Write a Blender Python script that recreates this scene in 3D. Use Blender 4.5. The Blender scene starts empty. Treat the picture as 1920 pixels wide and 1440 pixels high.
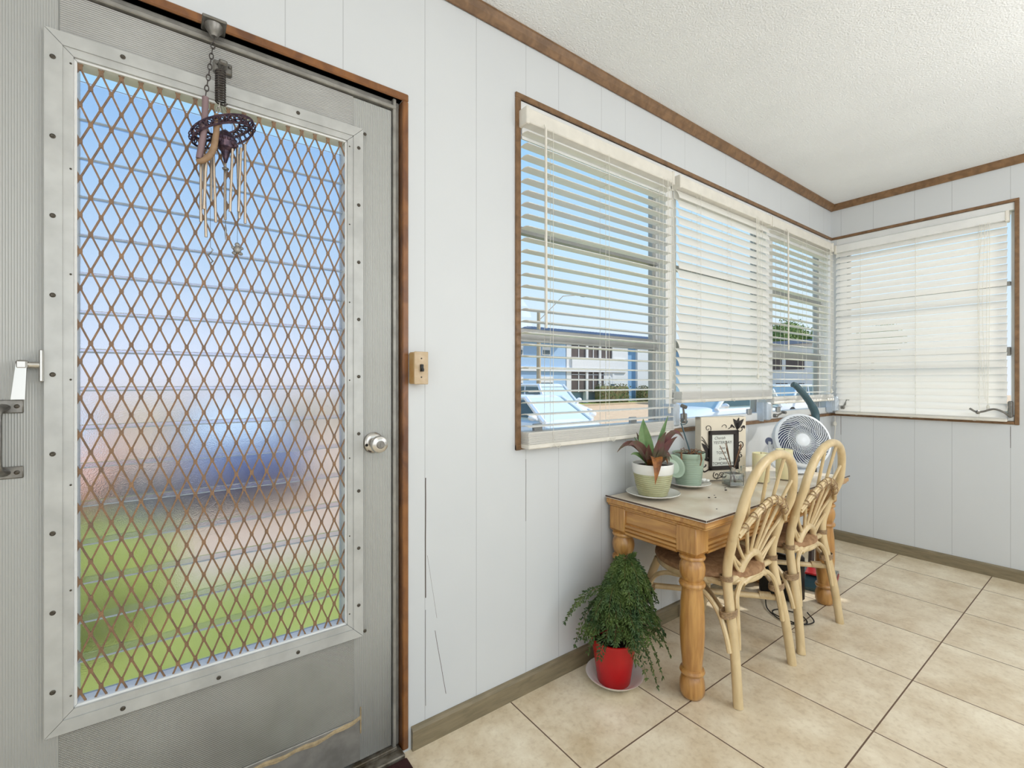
import bpy, math, random
from mathutils import Vector, Matrix
random.seed(7)
PI = math.pi
sc = bpy.context.scene
COL = sc.collection

# ------------------------------------------------------------------ materials
def new_mat(name):
    m = bpy.data.materials.new(name); m.use_nodes = True
    nt = m.node_tree
    return m, nt, nt.nodes['Principled BSDF']

def srgb(c):
    return tuple((x/12.92 if x <= .04045 else ((x+.055)/1.055)**2.4) for x in c)

def mat(name, col, rough=.5, metal=0., var=0., vscale=8., bump=0., bscale=60., col2=None, trans=0., sub=0.,
        stretch=(1, 1, 1), detail=4., spec=None, alpha=1., coat=0.):
    """principled material; colours are given as sRGB; optional noise mix to col2 and noise bump"""
    m, nt, b = new_mat(name)
    c = srgb(col)
    b.inputs['Base Color'].default_value = (*c, 1)
    b.inputs['Roughness'].default_value = rough
    b.inputs['Metallic'].default_value = metal
    if spec is not None: b.inputs['Specular IOR Level'].default_value = spec
    if trans: b.inputs['Transmission Weight'].default_value = trans
    if coat: b.inputs['Coat Weight'].default_value = coat
    N, L = nt.nodes, nt.links
    geo = N.new('ShaderNodeNewGeometry')
    mp = N.new('ShaderNodeMapping'); mp.inputs['Scale'].default_value = stretch
    L.new(geo.outputs['Position'], mp.inputs['Vector'])
    if var or col2:
        n = N.new('ShaderNodeTexNoise'); n.inputs['Scale'].default_value = vscale; n.inputs['Detail'].default_value = detail
        L.new(mp.outputs[0], n.inputs['Vector'])
        r = N.new('ShaderNodeMapRange'); r.inputs['From Min'].default_value = .35; r.inputs['From Max'].default_value = .65
        L.new(n.outputs['Fac'], r.inputs['Value'])
        mx = N.new('ShaderNodeMix'); mx.data_type = 'RGBA'
        c2 = srgb(col2) if col2 else tuple(max(0, x*(1-var)) for x in c)
        mx.inputs[6].default_value = (*c, 1); mx.inputs[7].default_value = (*c2, 1)
        L.new(r.outputs[0], mx.inputs[0]); L.new(mx.outputs[2], b.inputs['Base Color'])
    if bump:
        n = N.new('ShaderNodeTexNoise'); n.inputs['Scale'].default_value = bscale; n.inputs['Detail'].default_value = 3
        L.new(mp.outputs[0], n.inputs['Vector'])
        bp = N.new('ShaderNodeBump'); bp.inputs['Strength'].default_value = bump; bp.inputs['Distance'].default_value = .004
        L.new(n.outputs['Fac'], bp.inputs['Height']); L.new(bp.outputs[0], b.inputs['Normal'])
    return m

def math_node(nt, op, a, b=None, c=None):
    n = nt.nodes.new('ShaderNodeMath'); n.operation = op
    for i, v in enumerate((a, b, c)):
        if v is None: continue
        if isinstance(v, (int, float)): n.inputs[i].default_value = v
        else: nt.links.new(v, n.inputs[i])
    return n.outputs[0]

def panel_mat(name, axis, grooves, col, cracks=()):
    """painted plank panelling: narrow grooves at given coordinates along one axis"""
    m, nt, b = new_mat(name); N, L = nt.nodes, nt.links
    geo = N.new('ShaderNodeNewGeometry'); sp = N.new('ShaderNodeSeparateXYZ'); L.new(geo.outputs['Position'], sp.inputs[0])
    x = sp.outputs[axis]
    nz = N.new('ShaderNodeTexNoise'); nz.inputs['Scale'].default_value = 9
    L.new(geo.outputs['Position'], nz.inputs['Vector'])
    wob = math_node(nt, 'MULTIPLY_ADD', nz.outputs['Fac'], .003, -.0015)
    xw = math_node(nt, 'ADD', x, wob)
    tot = None
    for g in grooves:
        k = math_node(nt, 'COMPARE', x, g, .0013)
        tot = k if tot is None else math_node(nt, 'MAXIMUM', tot, k)
    tot0 = tot
    dark = None
    for (g, z0, z1, w, *sl) in cracks:
        z = sp.outputs[2]
        k = math_node(nt, 'COMPARE', math_node(nt, 'MULTIPLY_ADD', z, sl[0] if sl else 0., xw), g, w)
        k2 = math_node(nt, 'MULTIPLY', math_node(nt, 'GREATER_THAN', z, z0), math_node(nt, 'LESS_THAN', z, z1))
        k = math_node(nt, 'MULTIPLY', k, k2)
        dark = k if dark is None else math_node(nt, 'MAXIMUM', dark, k)
    c = srgb(col)
    n2 = N.new('ShaderNodeTexNoise'); n2.inputs['Scale'].default_value = 2.5; n2.inputs['Detail'].default_value = 5
    L.new(geo.outputs['Position'], n2.inputs['Vector'])
    m0 = N.new('ShaderNodeMix'); m0.data_type = 'RGBA'
    m0.inputs[6].default_value = (*c, 1); m0.inputs[7].default_value = (c[0]*.9, c[1]*.905, c[2]*.92, 1)
    L.new(n2.outputs['Fac'], m0.inputs[0])
    m1 = N.new('ShaderNodeMix'); m1.data_type = 'RGBA'
    L.new(m0.outputs[2], m1.inputs[6]); m1.inputs[7].default_value = (c[0]*.72, c[1]*.72, c[2]*.73, 1)
    L.new(tot, m1.inputs[0]); out = m1.outputs[2]
    if dark is not None:
        m2 = N.new('ShaderNodeMix'); m2.data_type = 'RGBA'
        L.new(out, m2.inputs[6]); m2.inputs[7].default_value = (.07, .05, .04, 1); L.new(dark, m2.inputs[0]); out = m2.outputs[2]
    L.new(out, b.inputs['Base Color'])
    b.inputs['Roughness'].default_value = .45
    n3 = N.new('ShaderNodeTexNoise'); n3.inputs['Scale'].default_value = 120
    L.new(geo.outputs['Position'], n3.inputs['Vector'])
    hgt = math_node(nt, 'SUBTRACT', math_node(nt, 'MULTIPLY', n3.outputs['Fac'], .12), tot0)
    bp = N.new('ShaderNodeBump'); bp.inputs['Strength'].default_value = .5; bp.inputs['Distance'].default_value = .002
    L.new(hgt, bp.inputs['Height']); L.new(bp.outputs[0], b.inputs['Normal'])
    return m

def rib_mat(name, col, axis, pitch=.0042, strength=.5, grime=None, weave=False, metal=.25):
    """painted extruded aluminium with fine ribs"""
    m, nt, b = new_mat(name); N, L = nt.nodes, nt.links
    geo = N.new('ShaderNodeNewGeometry'); sp = N.new('ShaderNodeSeparateXYZ'); L.new(geo.outputs['Position'], sp.inputs[0])
    s = math_node(nt, 'SINE', math_node(nt, 'MULTIPLY', sp.outputs[axis], 2*PI/pitch))
    if weave:
        s2 = math_node(nt, 'SINE', math_node(nt, 'MULTIPLY', sp.outputs[0], 2*PI/(pitch*1.0)))
        s = math_node(nt, 'MULTIPLY', s, s2)
    nz = N.new('ShaderNodeTexNoise'); nz.inputs['Scale'].default_value = 3.5; nz.inputs['Detail'].default_value = 6
    mp = N.new('ShaderNodeMapping'); mp.inputs['Scale'].default_value = (1, 1, .6) if axis == 0 else (1, 1, 1)
    L.new(geo.outputs['Position'], mp.inputs[0]); L.new(mp.outputs[0], nz.inputs['Vector'])
    r = N.new('ShaderNodeMapRange'); r.inputs['From Min'].default_value = .4; r.inputs['From Max'].default_value = .75
    L.new(nz.outputs['Fac'], r.inputs['Value'])
    fac = r.outputs[0]
    if grime:  # dirt gathers near the bottom of the door
        zf = N.new('ShaderNodeMapRange'); zf.inputs['From Min'].default_value = grime; zf.inputs['From Max'].default_value = 0.05
        L.new(sp.outputs[2], zf.inputs['Value'])
        fac = math_node(nt, 'MULTIPLY', zf.outputs[0], math_node(nt, 'MULTIPLY_ADD', r.outputs[0], .6, .40))
    else:
        fac = math_node(nt, 'MULTIPLY', fac, .35)
    c = srgb(col)
    m0 = N.new('ShaderNodeMix'); m0.data_type = 'RGBA'
    m0.inputs[6].default_value = (*c, 1); m0.inputs[7].default_value = (c[0]*.30, c[1]*.28, c[2]*.25, 1)
    L.new(fac, m0.inputs[0])
    L.new(m0.outputs[2], b.inputs['Base Color'])
    b.inputs['Roughness'].default_value = .42; b.inputs['Metallic'].default_value = metal
    bp = N.new('ShaderNodeBump'); bp.inputs['Strength'].default_value = strength; bp.inputs['Distance'].default_value = .0012
    L.new(s, bp.inputs['Height']); L.new(bp.outputs[0], b.inputs['Normal'])
    return m

def wood_mat(name, c1, c2, rough=.4, stretch=(1, 12, 12), scale=6, coat=.2, bump=.1):
    m, nt, b = new_mat(name); N, L = nt.nodes, nt.links
    geo = N.new('ShaderNodeNewGeometry'); mp = N.new('ShaderNodeMapping'); mp.inputs['Scale'].default_value = stretch
    L.new(geo.outputs['Position'], mp.inputs[0])
    n = N.new('ShaderNodeTexNoise'); n.inputs['Scale'].default_value = scale; n.inputs['Detail'].default_value = 7; n.inputs['Distortion'].default_value = .6
    L.new(mp.outputs[0], n.inputs['Vector'])
    r = N.new('ShaderNodeValToRGB'); r.color_ramp.elements[0].position = .32; r.color_ramp.elements[1].position = .68
    r.color_ramp.elements[0].color = (*srgb(c1), 1); r.color_ramp.elements[1].color = (*srgb(c2), 1)
    L.new(n.outputs['Fac'], r.inputs[0]); L.new(r.outputs[0], b.inputs['Base Color'])
    b.inputs['Roughness'].default_value = rough; b.inputs['Coat Weight'].default_value = coat; b.inputs['Coat Roughness'].default_value = .3
    bp = N.new('ShaderNodeBump'); bp.inputs['Strength'].default_value = bump; bp.inputs['Distance'].default_value = .002
    L.new(n.outputs['Fac'], bp.inputs['Height']); L.new(bp.outputs[0], b.inputs['Normal'])
    return m

def pane_mat(name, tint=(1, 1, 1), refl=.012):
    """clear window glass: mostly transparent with a weak mirror"""
    m = bpy.data.materials.new(name); m.use_nodes = True; nt = m.node_tree; nt.nodes.clear()
    o = nt.nodes.new('ShaderNodeOutputMaterial'); t = nt.nodes.new('ShaderNodeBsdfTransparent'); g = nt.nodes.new('ShaderNodeBsdfGlossy')
    g.inputs['Roughness'].default_value = .02; t.inputs['Color'].default_value = (*tint, 1)
    x = nt.nodes.new('ShaderNodeMixShader'); x.inputs[0].default_value = refl
    nt.links.new(t.outputs[0], x.inputs[1]); nt.links.new(g.outputs[0], x.inputs[2]); nt.links.new(x.outputs[0], o.inputs[0])
    return m

def slat_mat(name, col, transl=.35):
    m = bpy.data.materials.new(name); m.use_nodes = True; nt = m.node_tree; nt.nodes.clear()
    o = nt.nodes.new('ShaderNodeOutputMaterial'); d = nt.nodes.new('ShaderNodeBsdfPrincipled'); t = nt.nodes.new('ShaderNodeBsdfTranslucent')
    d.inputs['Base Color'].default_value = (*srgb(col), 1); d.inputs['Roughness'].default_value = .35
    t.inputs['Color'].default_value = (*srgb(col), 1)
    x = nt.nodes.new('ShaderNodeMixShader'); x.inputs[0].default_value = transl
    nt.links.new(d.outputs[0], x.inputs[1]); nt.links.new(t.outputs[0], x.inputs[2]); nt.links.new(x.outputs[0], o.inputs[0])
    return m

def frosted_mat(name):
    """pebbled obscure glass"""
    m = bpy.data.materials.new(name); m.use_nodes = True; nt = m.node_tree; nt.nodes.clear(); N, L = nt.nodes, nt.links
    o = N.new('ShaderNodeOutputMaterial'); r = N.new('ShaderNodeBsdfRefraction'); g = N.new('ShaderNodeBsdfGlossy')
    r.inputs['IOR'].default_value = 1.2; r.inputs['Roughness'].default_value = .30; r.inputs['Color'].default_value = (.90, .91, .975, 1)
    g.inputs['Roughness'].default_value = .3
    geo = N.new('ShaderNodeNewGeometry'); v = N.new('ShaderNodeTexVoronoi'); v.inputs['Scale'].default_value = 420
    L.new(geo.outputs['Position'], v.inputs['Vector'])
    bp = N.new('ShaderNodeBump'); bp.inputs['Strength'].default_value = .35; bp.inputs['Distance'].default_value = .001
    L.new(v.outputs['Distance'], bp.inputs['Height']); L.new(bp.outputs[0], r.inputs['Normal']); L.new(bp.outputs[0], g.inputs['Normal'])
    x = N.new('ShaderNodeMixShader'); x.inputs[0].default_value = .04
    L.new(r.outputs[0], x.inputs[1]); L.new(g.outputs[0], x.inputs[2]); L.new(x.outputs[0], o.inputs[0])
    return m

def tile_mat():
    m, nt, b = new_mat('floor_tile'); N, L = nt.nodes, nt.links
    geo = N.new('ShaderNodeNewGeometry'); sp = N.new('ShaderNodeSeparateXYZ'); L.new(geo.outputs['Position'], sp.inputs[0])
    P = .4585
    def line(s, off):
        a = math_node(nt, 'FRACT', math_node(nt, 'DIVIDE', math_node(nt, 'SUBTRACT', s, off - 20*P), P))
        d = math_node(nt, 'MINIMUM', a, math_node(nt, 'SUBTRACT', 1.0, a))
        return math_node(nt, 'LESS_THAN', d, .0052)
    g = math_node(nt, 'MAXIMUM', line(sp.outputs[0], 1.026), line(sp.outputs[1], .546))
    def cell(s, off):
        return math_node(nt, 'FLOOR', math_node(nt, 'DIVIDE', math_node(nt, 'SUBTRACT', s, off - 20*P), P))
    cx = cell(sp.outputs[0], 1.026); cy = cell(sp.outputs[1], .546)
    wn = N.new('ShaderNodeTexWhiteNoise'); cb = N.new('ShaderNodeCombineXYZ'); L.new(cx, cb.inputs[0]); L.new(cy, cb.inputs[1])
    L.new(cb.outputs[0], wn.inputs['Vector'])
    n = N.new('ShaderNodeTexNoise'); n.inputs['Scale'].default_value = 5; n.inputs['Detail'].default_value = 9; n.inputs['Roughness'].default_value = .68
    off = N.new('ShaderNodeVectorMath'); off.operation = 'MULTIPLY_ADD'; L.new(wn.outputs['Color'], off.inputs[0]); off.inputs[1].default_value = (5, 5, 5)
    L.new(geo.outputs['Position'], off.inputs[2]); L.new(off.outputs[0], n.inputs['Vector'])
    r = N.new('ShaderNodeValToRGB'); e = r.color_ramp.elements
    e[0].position = .32; e[0].color = (*srgb((.82, .74, .61)), 1); e[1].position = .66; e[1].color = (*srgb((.96, .915, .82)), 1)
    L.new(n.outputs['Fac'], r.inputs[0])
    n2 = N.new('ShaderNodeTexNoise'); n2.inputs['Scale'].default_value = 60; n2.inputs['Detail'].default_value = 3; L.new(off.outputs[0], n2.inputs['Vector'])
    mm = N.new('ShaderNodeMix'); mm.data_type = 'RGBA'; mm.blend_type = 'MULTIPLY'; mm.inputs[0].default_value = .35
    cr = N.new('ShaderNodeValToRGB'); cr.color_ramp.elements[0].position = .3; cr.color_ramp.elements[0].color = (.70, .64, .56, 1); cr.color_ramp.elements[1].position = .5
    L.new(n2.outputs['Fac'], cr.inputs[0]); L.new(r.outputs[0], mm.inputs[6]); L.new(cr.outputs[0], mm.inputs[7])
    m2 = N.new('ShaderNodeMix'); m2.data_type = 'RGBA'; L.new(g, m2.inputs[0]); L.new(mm.outputs[2], m2.inputs[6]); m2.inputs[7].default_value = (*srgb((.42, .33, .26)), 1)
    L.new(m2.outputs[2], b.inputs['Base Color'])
    rr = math_node(nt, 'MULTIPLY_ADD', n.outputs['Fac'], .25, .22)
    L.new(math_node(nt, 'MAXIMUM', rr, math_node(nt, 'MULTIPLY', g, .8)), b.inputs['Roughness'])
    hgt = math_node(nt, 'SUBTRACT', math_node(nt, 'MULTIPLY', n.outputs['Fac'], .6), g)
    bp = N.new('ShaderNodeBump'); bp.inputs['Strength'].default_value = .35; bp.inputs['Distance'].default_value = .003
    L.new(hgt, bp.inputs['Height']); L.new(bp.outputs[0], b.inputs['Normal'])
    return m

M = {}
GA = [.257, .415, .682, .883, 1.109, 1.279, 1.533, 1.693, 1.963, 2.164, 2.566, 2.823, 3.252, 3.699, 3.95]
GB = [1.349, 1.149, .918, .73, .469, .24, .02, -.3, -.6]
WALL = (.845, .858, .865)
M['wallA'] = panel_mat('white_panelling_door_side', 0, GA, WALL,
                       cracks=((.684, .48, .88, .0019), (.684, .12, .44, .0008), (1.109, .66, .90, .0010), (.784, .13, .36, .0009, .18), (.790, .40, .62, .0004, .16)))
M['wallB'] = panel_mat('white_panelling_far_side', 1, GB, WALL, cracks=((1.35, .80, .95, .0012), (.469, .80, .93, .0012)))
M['white'] = mat('white_paint', (.92, .925, .92), .45, var=.06, bump=.05)
M['cream'] = mat('aged_cream_paint', (.90, .885, .845), .45, var=.08, vscale=20)
M['ceiling'] = mat('popcorn_ceiling', (.95, .96, .965), .9, bump=1.0, bscale=150, var=.04, vscale=3)
M['brown'] = wood_mat('brown_trim_wood', (.42, .31, .20), (.54, .41, .28), .5, (3, 3, 3), 9, .1)
M['brownred'] = wood_mat('varnished_door_trim', (.38, .22, .10), (.56, .36, .17), .35, (5, 5, 3), 4, .4)
M['base'] = wood_mat('olive_brown_baseboard', (.46, .42, .33), (.55, .50, .40), .45, (2, 2, 14), 5, .1, .05)
M['tile'] = tile_mat()
M['ribv'] = rib_mat('door_stile_ribbed_metal', (.71, .715, .705), 0, .0044, .55, grime=.45)
M['ribh'] = rib_mat('door_rail_ribbed_metal', (.70, .70, .69), 2, .0048, .55)
M['alu'] = mat('painted_aluminium', (.75, .755, .745), .4, .2, var=.16, vscale=18)
M['alu2'] = mat('greyed_aluminium_jamb', (.62, .61, .585), .42, .35, var=.3, vscale=25)
M['weave'] = rib_mat('embossed_kick_panel', (.69, .69, .67), 2, .0052, .7, grime=.75, weave=True)
M['seal'] = mat('cracked_sealant', (.72, .64, .50), .8, var=.3, vscale=60, bump=.6, bscale=200)
M['screw'] = mat('oxidised_screw', (.33, .31, .28), .45, .8)
M['frost'] = frosted_mat('pebbled_glass')
M['glassrim'] = slat_mat('pale_backlit_glass_edge', (.95, .97, .98), .8)  # near-white so the louvre edges carry their backlight in the colour
M['rust'] = mat('rust_brown_mesh', (.57, .44, .32), .5, .15, col2=(.46, .37, .30), vscale=35, bump=.3, bscale=300)
M['chrome'] = mat('brushed_steel', (.78, .77, .75), .22, .95)
M['steel'] = mat('dull_steel', (.56, .55, .53), .38, .8, var=.3, vscale=60)
M['darksteel'] = mat('dark_steel', (.33, .31, .30), .45, .7)
M['black'] = mat('black_plastic', (.05, .05, .055), .4)
M['pane'] = pane_mat('clear_window_glass')
M['slat'] = slat_mat('white_slat', (.98, .975, .96), .45)
M['slatB'] = slat_mat('white_slat_backlit', (.98, .975, .96), .30)
M['cord'] = mat('white_cord', (.88, .87, .83), .7)
M['vinyl'] = mat('white_vinyl_frame', (.90, .905, .905), .35)
M['sashgrey'] = mat('grey_sash_metal', (.66, .66, .65), .4, .4, var=.1)
M['bluebox'] = mat('pale_blue_metal', (.76, .80, .84), .35, .1, var=.1, vscale=40)
M['oak'] = wood_mat('honey_oak', (.64, .44, .22), (.79, .60, .34), .32, (14, 14, 1.6), 4, .5)
M['oakx'] = wood_mat('honey_oak_lengthwise', (.64, .44, .22), (.79, .60, .34), .32, (1.6, 14, 14), 4, .5)
M['oaky'] = wood_mat('honey_oak_crosswise', (.64, .44, .22), (.79, .60, .34), .32, (14, 1.6, 14), 4, .5)
M['topmat'] = mat('beige_tabletop_sheet', (.97, .94, .88), .35, col2=(.88, .82, .73), vscale=7, detail=7)
M['glasstop'] = pane_mat('tabletop_glass', (1, 1, 1), .025)
M['glassedge'] = mat('dark_glass_edge', (.32, .24, .20), .2)
M['rattan'] = wood_mat('pale_rattan', (.80, .70, .52), (.88, .79, .62), .35, (5, 5, 2), 5, .35, .05)
M['rattan2'] = mat('wicker_binding', (.70, .58, .44), .5, var=.4, vscale=150, bump=.4, bscale=400)
M['seatw'] = wood_mat('worn_seat_fabric', (.54, .39, .26), (.70, .55, .40), .65, (6, 6, 6), 7, 0., .3)
M['red'] = mat('red_plastic', (.74, .03, .06), .35, var=.08)
M['whitecer'] = mat('white_ceramic', (.92, .92, .90), .2, coat=.4)
M['sage'] = mat('sage_ceramic', (.62, .70, .62), .3, coat=.3, var=.1)
M['ribpot'] = mat('pale_green_ribbed_ceramic', (.74, .75, .60), .4, col2=(.66, .64, .48), vscale=14)
M['soil'] = mat('dark_potting_soil', (.17, .12, .10), .95, bump=1, bscale=180, var=.4, vscale=120)
M['conifer'] = mat('conifer_green', (.17, .28, .13), .6, col2=(.33, .41, .18), vscale=16)
M['conifer2'] = mat('conifer_twig', (.40, .37, .20), .7)
M['leafg'] = mat('green_leaf', (.32, .47, .26), .35, col2=(.45, .55, .36), vscale=25)
M['leafp'] = mat('purple_leaf', (.42, .24, .25), .38, col2=(.34, .33, .24), vscale=22)
M['leafo'] = mat('dried_orange_leaf', (.66, .42, .17), .55, col2=(.40, .24, .16), vscale=30)
M['root'] = mat('dry_roots', (.56, .40, .28), .8, var=.3, vscale=90)
M['wax'] = mat('ivory_wax', (.93, .89, .72), .45)
M['wax'].node_tree.nodes['Principled BSDF'].inputs['Subsurface Weight'].default_value = .15
M['whitepl'] = mat('white_plastic', (.90, .92, .94), .28)
M['greypl'] = mat('blue_grey_plastic', (.42, .45, .56), .4)
M['fanblade'] = mat('dark_blue_grey_blades', (.26, .29, .42), .45)
M['teal'] = mat('dark_teal_plastic', (.22, .34, .38), .28, coat=.4)
M['darkred'] = mat('dark_red_plastic', (.62, .10, .12), .3)
M['boxboard'] = mat('cream_sign_board', (.90, .86, .78), .55, var=.06, vscale=12)
M['ink'] = mat('black_brown_ironwork', (.13, .10, .09), .45)
M['paper'] = mat('pale_printed_card', (.88, .89, .86), .6)
M['printink'] = mat('grey_brown_print', (.28, .26, .24), .7)
M['purplemetal'] = mat('dark_purple_iron', (.17, .13, .20), .4, .5, col2=(.36, .28, .32), vscale=120)
M['hose'] = mat('tan_rubber_sleeve', (.62, .50, .38), .55, var=.25, vscale=60)
M['hose2'] = mat('mauve_rubber_sleeve', (.55, .46, .47), .55, var=.15)
M['alupipe'] = mat('aluminium_chime_tube', (.78, .72, .65), .3, .85)
M['maroon'] = mat('maroon_mat_fabric', (.24, .09, .09), .95, bump=1, bscale=500, var=.3, vscale=90)
M['switchbox'] = mat('aged_beige_switch_box', (.80, .72, .61), .45, col2=(.74, .64, .50), vscale=30)
M['switchside'] = mat('tan_switch_box_side', (.76, .58, .34), .45, col2=(.80, .68, .48), vscale=30)
M['thresh'] = mat('dirty_threshold_metal', (.52, .50, .46), .5, .4, col2=(.30, .26, .20), vscale=30, bump=.5)
# outdoors
M['lawn'] = mat('lawn', (.52, .57, .22), .95, col2=(.62, .65, .30), vscale=2.2, bump=1, bscale=40)
M['asphalt'] = mat('sun_bleached_paving', (.80, .69, .56), .95, col2=(.74, .63, .51), vscale=3)
M['curb'] = mat('concrete_curb', (.74, .67, .56), .9, var=.08)
M['bluewall'] = mat('pale_blue_siding', (.62, .74, .86), .8, var=.05)
M['bluewall2'] = mat('mid_blue_wall', (.50, .66, .80), .8, var=.05)
M['whitewall'] = mat('white_stucco', (.88, .88, .88), .8, var=.04)
M['roof'] = mat('blue_grey_metal_roof', (.48, .53, .62), .5, .1, var=.15, stretch=(1, 1, 1), vscale=4)
M['screen'] = mat('brown_porch_screen', (.36, .31, .30), .6, var=.25, vscale=1.2)
M['glassd'] = mat('dark_house_glass', (.35, .40, .42), .12, 0)
M['hedge'] = mat('hedge_green', (.28, .38, .16), .85, col2=(.46, .38, .24), vscale=6)
M['tree'] = mat('tree_green', (.33, .43, .20), .85, col2=(.50, .58, .28), vscale=1.5)
M['bark'] = mat('bark', (.40, .33, .27), .9)
M['polewood'] = mat('pale_utility_pole', (.72, .66, .56), .9, var=.1)
M['carwhite'] = mat('white_car_paint', (.93, .93, .94), .2, coat=.8)
M['carblue'] = mat('dark_blue_car_paint', (.16, .16, .34), .2, coat=.8)
M['cartan'] = mat('tan_car_paint', (.80, .58, .42), .3, coat=.6)
M['carglass'] = mat('car_glass', (.74, .80, .80), .25, spec=.25)
M['carside'] = mat('dark_car_side_glass', (.30, .38, .40), .2, spec=.3)
M['tyre'] = mat('tyre_rubber', (.08, .08, .08), .8)
M['lamp'] = mat('car_lamp_plastic', (.85, .86, .88), .1)

# ------------------------------------------------------------------ mesh builder
class MB:
    def __init__(s): s.v = []; s.f = []
    def add(s, vs, fs):
        o = len(s.v); s.v += [tuple(v) for v in vs]; s.f += [tuple(i+o for i in f) for f in fs]; return s
    def box(s, x0, x1, y0, y1, z0, z1, mtx=None, ch=0.):
        if ch > 0:
            return s._cbox(x0, x1, y0, y1, z0, z1, ch, mtx)
        vs = [Vector((x, y, z)) for z in (z0, z1) for y in (y0, y1) for x in (x0, x1)]
        if mtx: vs = [mtx @ v for v in vs]
        return s.add(vs, [(0, 2, 3, 1), (4, 5, 7, 6), (0, 1, 5, 4), (2, 6, 7, 3), (0, 4, 6, 2), (1, 3, 7, 5)])
    def _cbox(s, x0, x1, y0, y1, z0, z1, c, mtx):
        vs = []
        for (zz, i) in ((z0, c), (z0+c, 0), (z1-c, 0), (z1, c)):
            X0, X1, Y0, Y1 = x0+i, x1-i, y0+i, y1-i
            k = c if i == 0 else c*.0
            ring = [(X0+k, Y0), (X1-k, Y0), (X1, Y0+k), (X1, Y1-k), (X1-k, Y1), (X0+k, Y1), (X0, Y1-k), (X0, Y0+k)]
            vs += [Vector((a, b, zz)) for a, b in ring]
        if mtx: vs = [mtx @ v for v in vs]
        fs = [tuple(range(7, -1, -1)), tuple(range(24, 32))]
        for r in range(3):
            for i in range(8):
                j = (i+1) % 8; fs.append((r*8+i, r*8+j, r*8+8+j, r*8+8+i))
        return s.add(vs, fs)
    def tube(s, pts, r, n=8, closed=False, flat=1.0, up=None, caps=True):
        pts = [Vector(p) for p in pts]; m = len(pts)
        rs = r if isinstance(r, (list, tuple)) else [r]*m
        t0 = (pts[1]-pts[0]).normalized()
        a = Vector(up) if up else (Vector((0, 0, 1)) if abs(t0.z) < .9 else Vector((1, 0, 0)))
        nrm = (a - t0*a.dot(t0)).normalized()
        vs = []
        for i in range(m):
            if closed: t = (pts[(i+1) % m]-pts[i-1]).normalized()
            elif i == 0: t = t0
            elif i == m-1: t = (pts[i]-pts[i-1]).normalized()
            else: t = (pts[i+1]-pts[i-1]).normalized()
            nn = nrm - t*nrm.dot(t)
            if nn.length > 1e-6: nrm = nn.normalized()
            bi = t.cross(nrm)
            for k in range(n):
                an = 2*PI*k/n
                vs.append(pts[i] + nrm*math.cos(an)*rs[i]*flat + bi*math.sin(an)*rs[i])
        fs = []
        for i in range(m if closed else m-1):
            j = (i+1) % m
            for k in range(n):
                l = (k+1) % n; fs.append((i*n+k, i*n+l, j*n+l, j*n+k))
        if not closed and caps:
            fs.append(tuple(range(n-1, -1, -1))); fs.append(tuple((m-1)*n+k for k in range(n)))
        return s.add(vs, fs)
    def bar(s, a, b, w, t, up=(0, 1, 0)):
        a, b = Vector(a), Vector(b); d = (b-a).normalized(); u = Vector(up); u = (u-d*u.dot(d)).normalized(); q = d.cross(u)
        vs = [p + q*sx*w/2 + u*sy*t/2 for p in (a, b) for sx, sy in ((-1, -1), (1, -1), (1, 1), (-1, 1))]
        return s.add(vs, [(3, 2, 1, 0), (4, 5, 6, 7), (0, 1, 5, 4), (1, 2, 6, 5), (2, 3, 7, 6), (3, 0, 4, 7)])
    def lathe(s, prof, c=(0, 0, 0), n=32, mtx=None, sx=1., sy=1., cap=True):
        vs = []
        for (r, z) in prof:
            for k in range(n):
                a = 2*PI*k/n; v = Vector((r*math.cos(a)*sx, r*math.sin(a)*sy, z))
                if mtx: v = mtx @ v
                vs.append(v + Vector(c))
        fs = []
        for i in range(len(prof)-1):
            for k in range(n):
                l = (k+1) % n; fs.append((i*n+k, i*n+l, (i+1)*n+l, (i+1)*n+k))
        if cap:
            fs.append(tuple(range(n-1, -1, -1))); fs.append(tuple((len(prof)-1)*n+k for k in range(n)))
        return s.add(vs, fs)
    def ball(s, c, r, n=12, m=8, sc_=(1, 1, 1)):
        prof = [(max(1e-4, math.sin(PI*i/m))*r, -math.cos(PI*i/m)*r) for i in range(m+1)]
        vs = []
        for (rr, z) in prof:
            for k in range(n):
                a = 2*PI*k/n; vs.append((c[0]+rr*math.cos(a)*sc_[0], c[1]+rr*math.sin(a)*sc_[1], c[2]+z*sc_[2]))
        fs = []
        for i in range(m):
            for k in range(n):
                l = (k+1) % n; fs.append((i*n+k, i*n+l, (i+1)*n+l, (i+1)*n+k))
        return s.add(vs, fs)
    def prism(s, poly, axis, a0, a1):
        """poly in the two other axes (order kept), extruded along axis from a0 to a1"""
        n = len(poly); vs = []
        for a in (a0, a1):
            for (p, q) in poly:
                vs.append((a, p, q) if axis == 0 else (p, a, q) if axis == 1 else (p, q, a))
        fs = [tuple(range(n)), tuple(range(2*n-1, n-1, -1))]
        for i in range(n):
            j = (i+1) % n; fs.append((i, i+n, j+n, j))
        return s.add(vs, fs)
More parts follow.
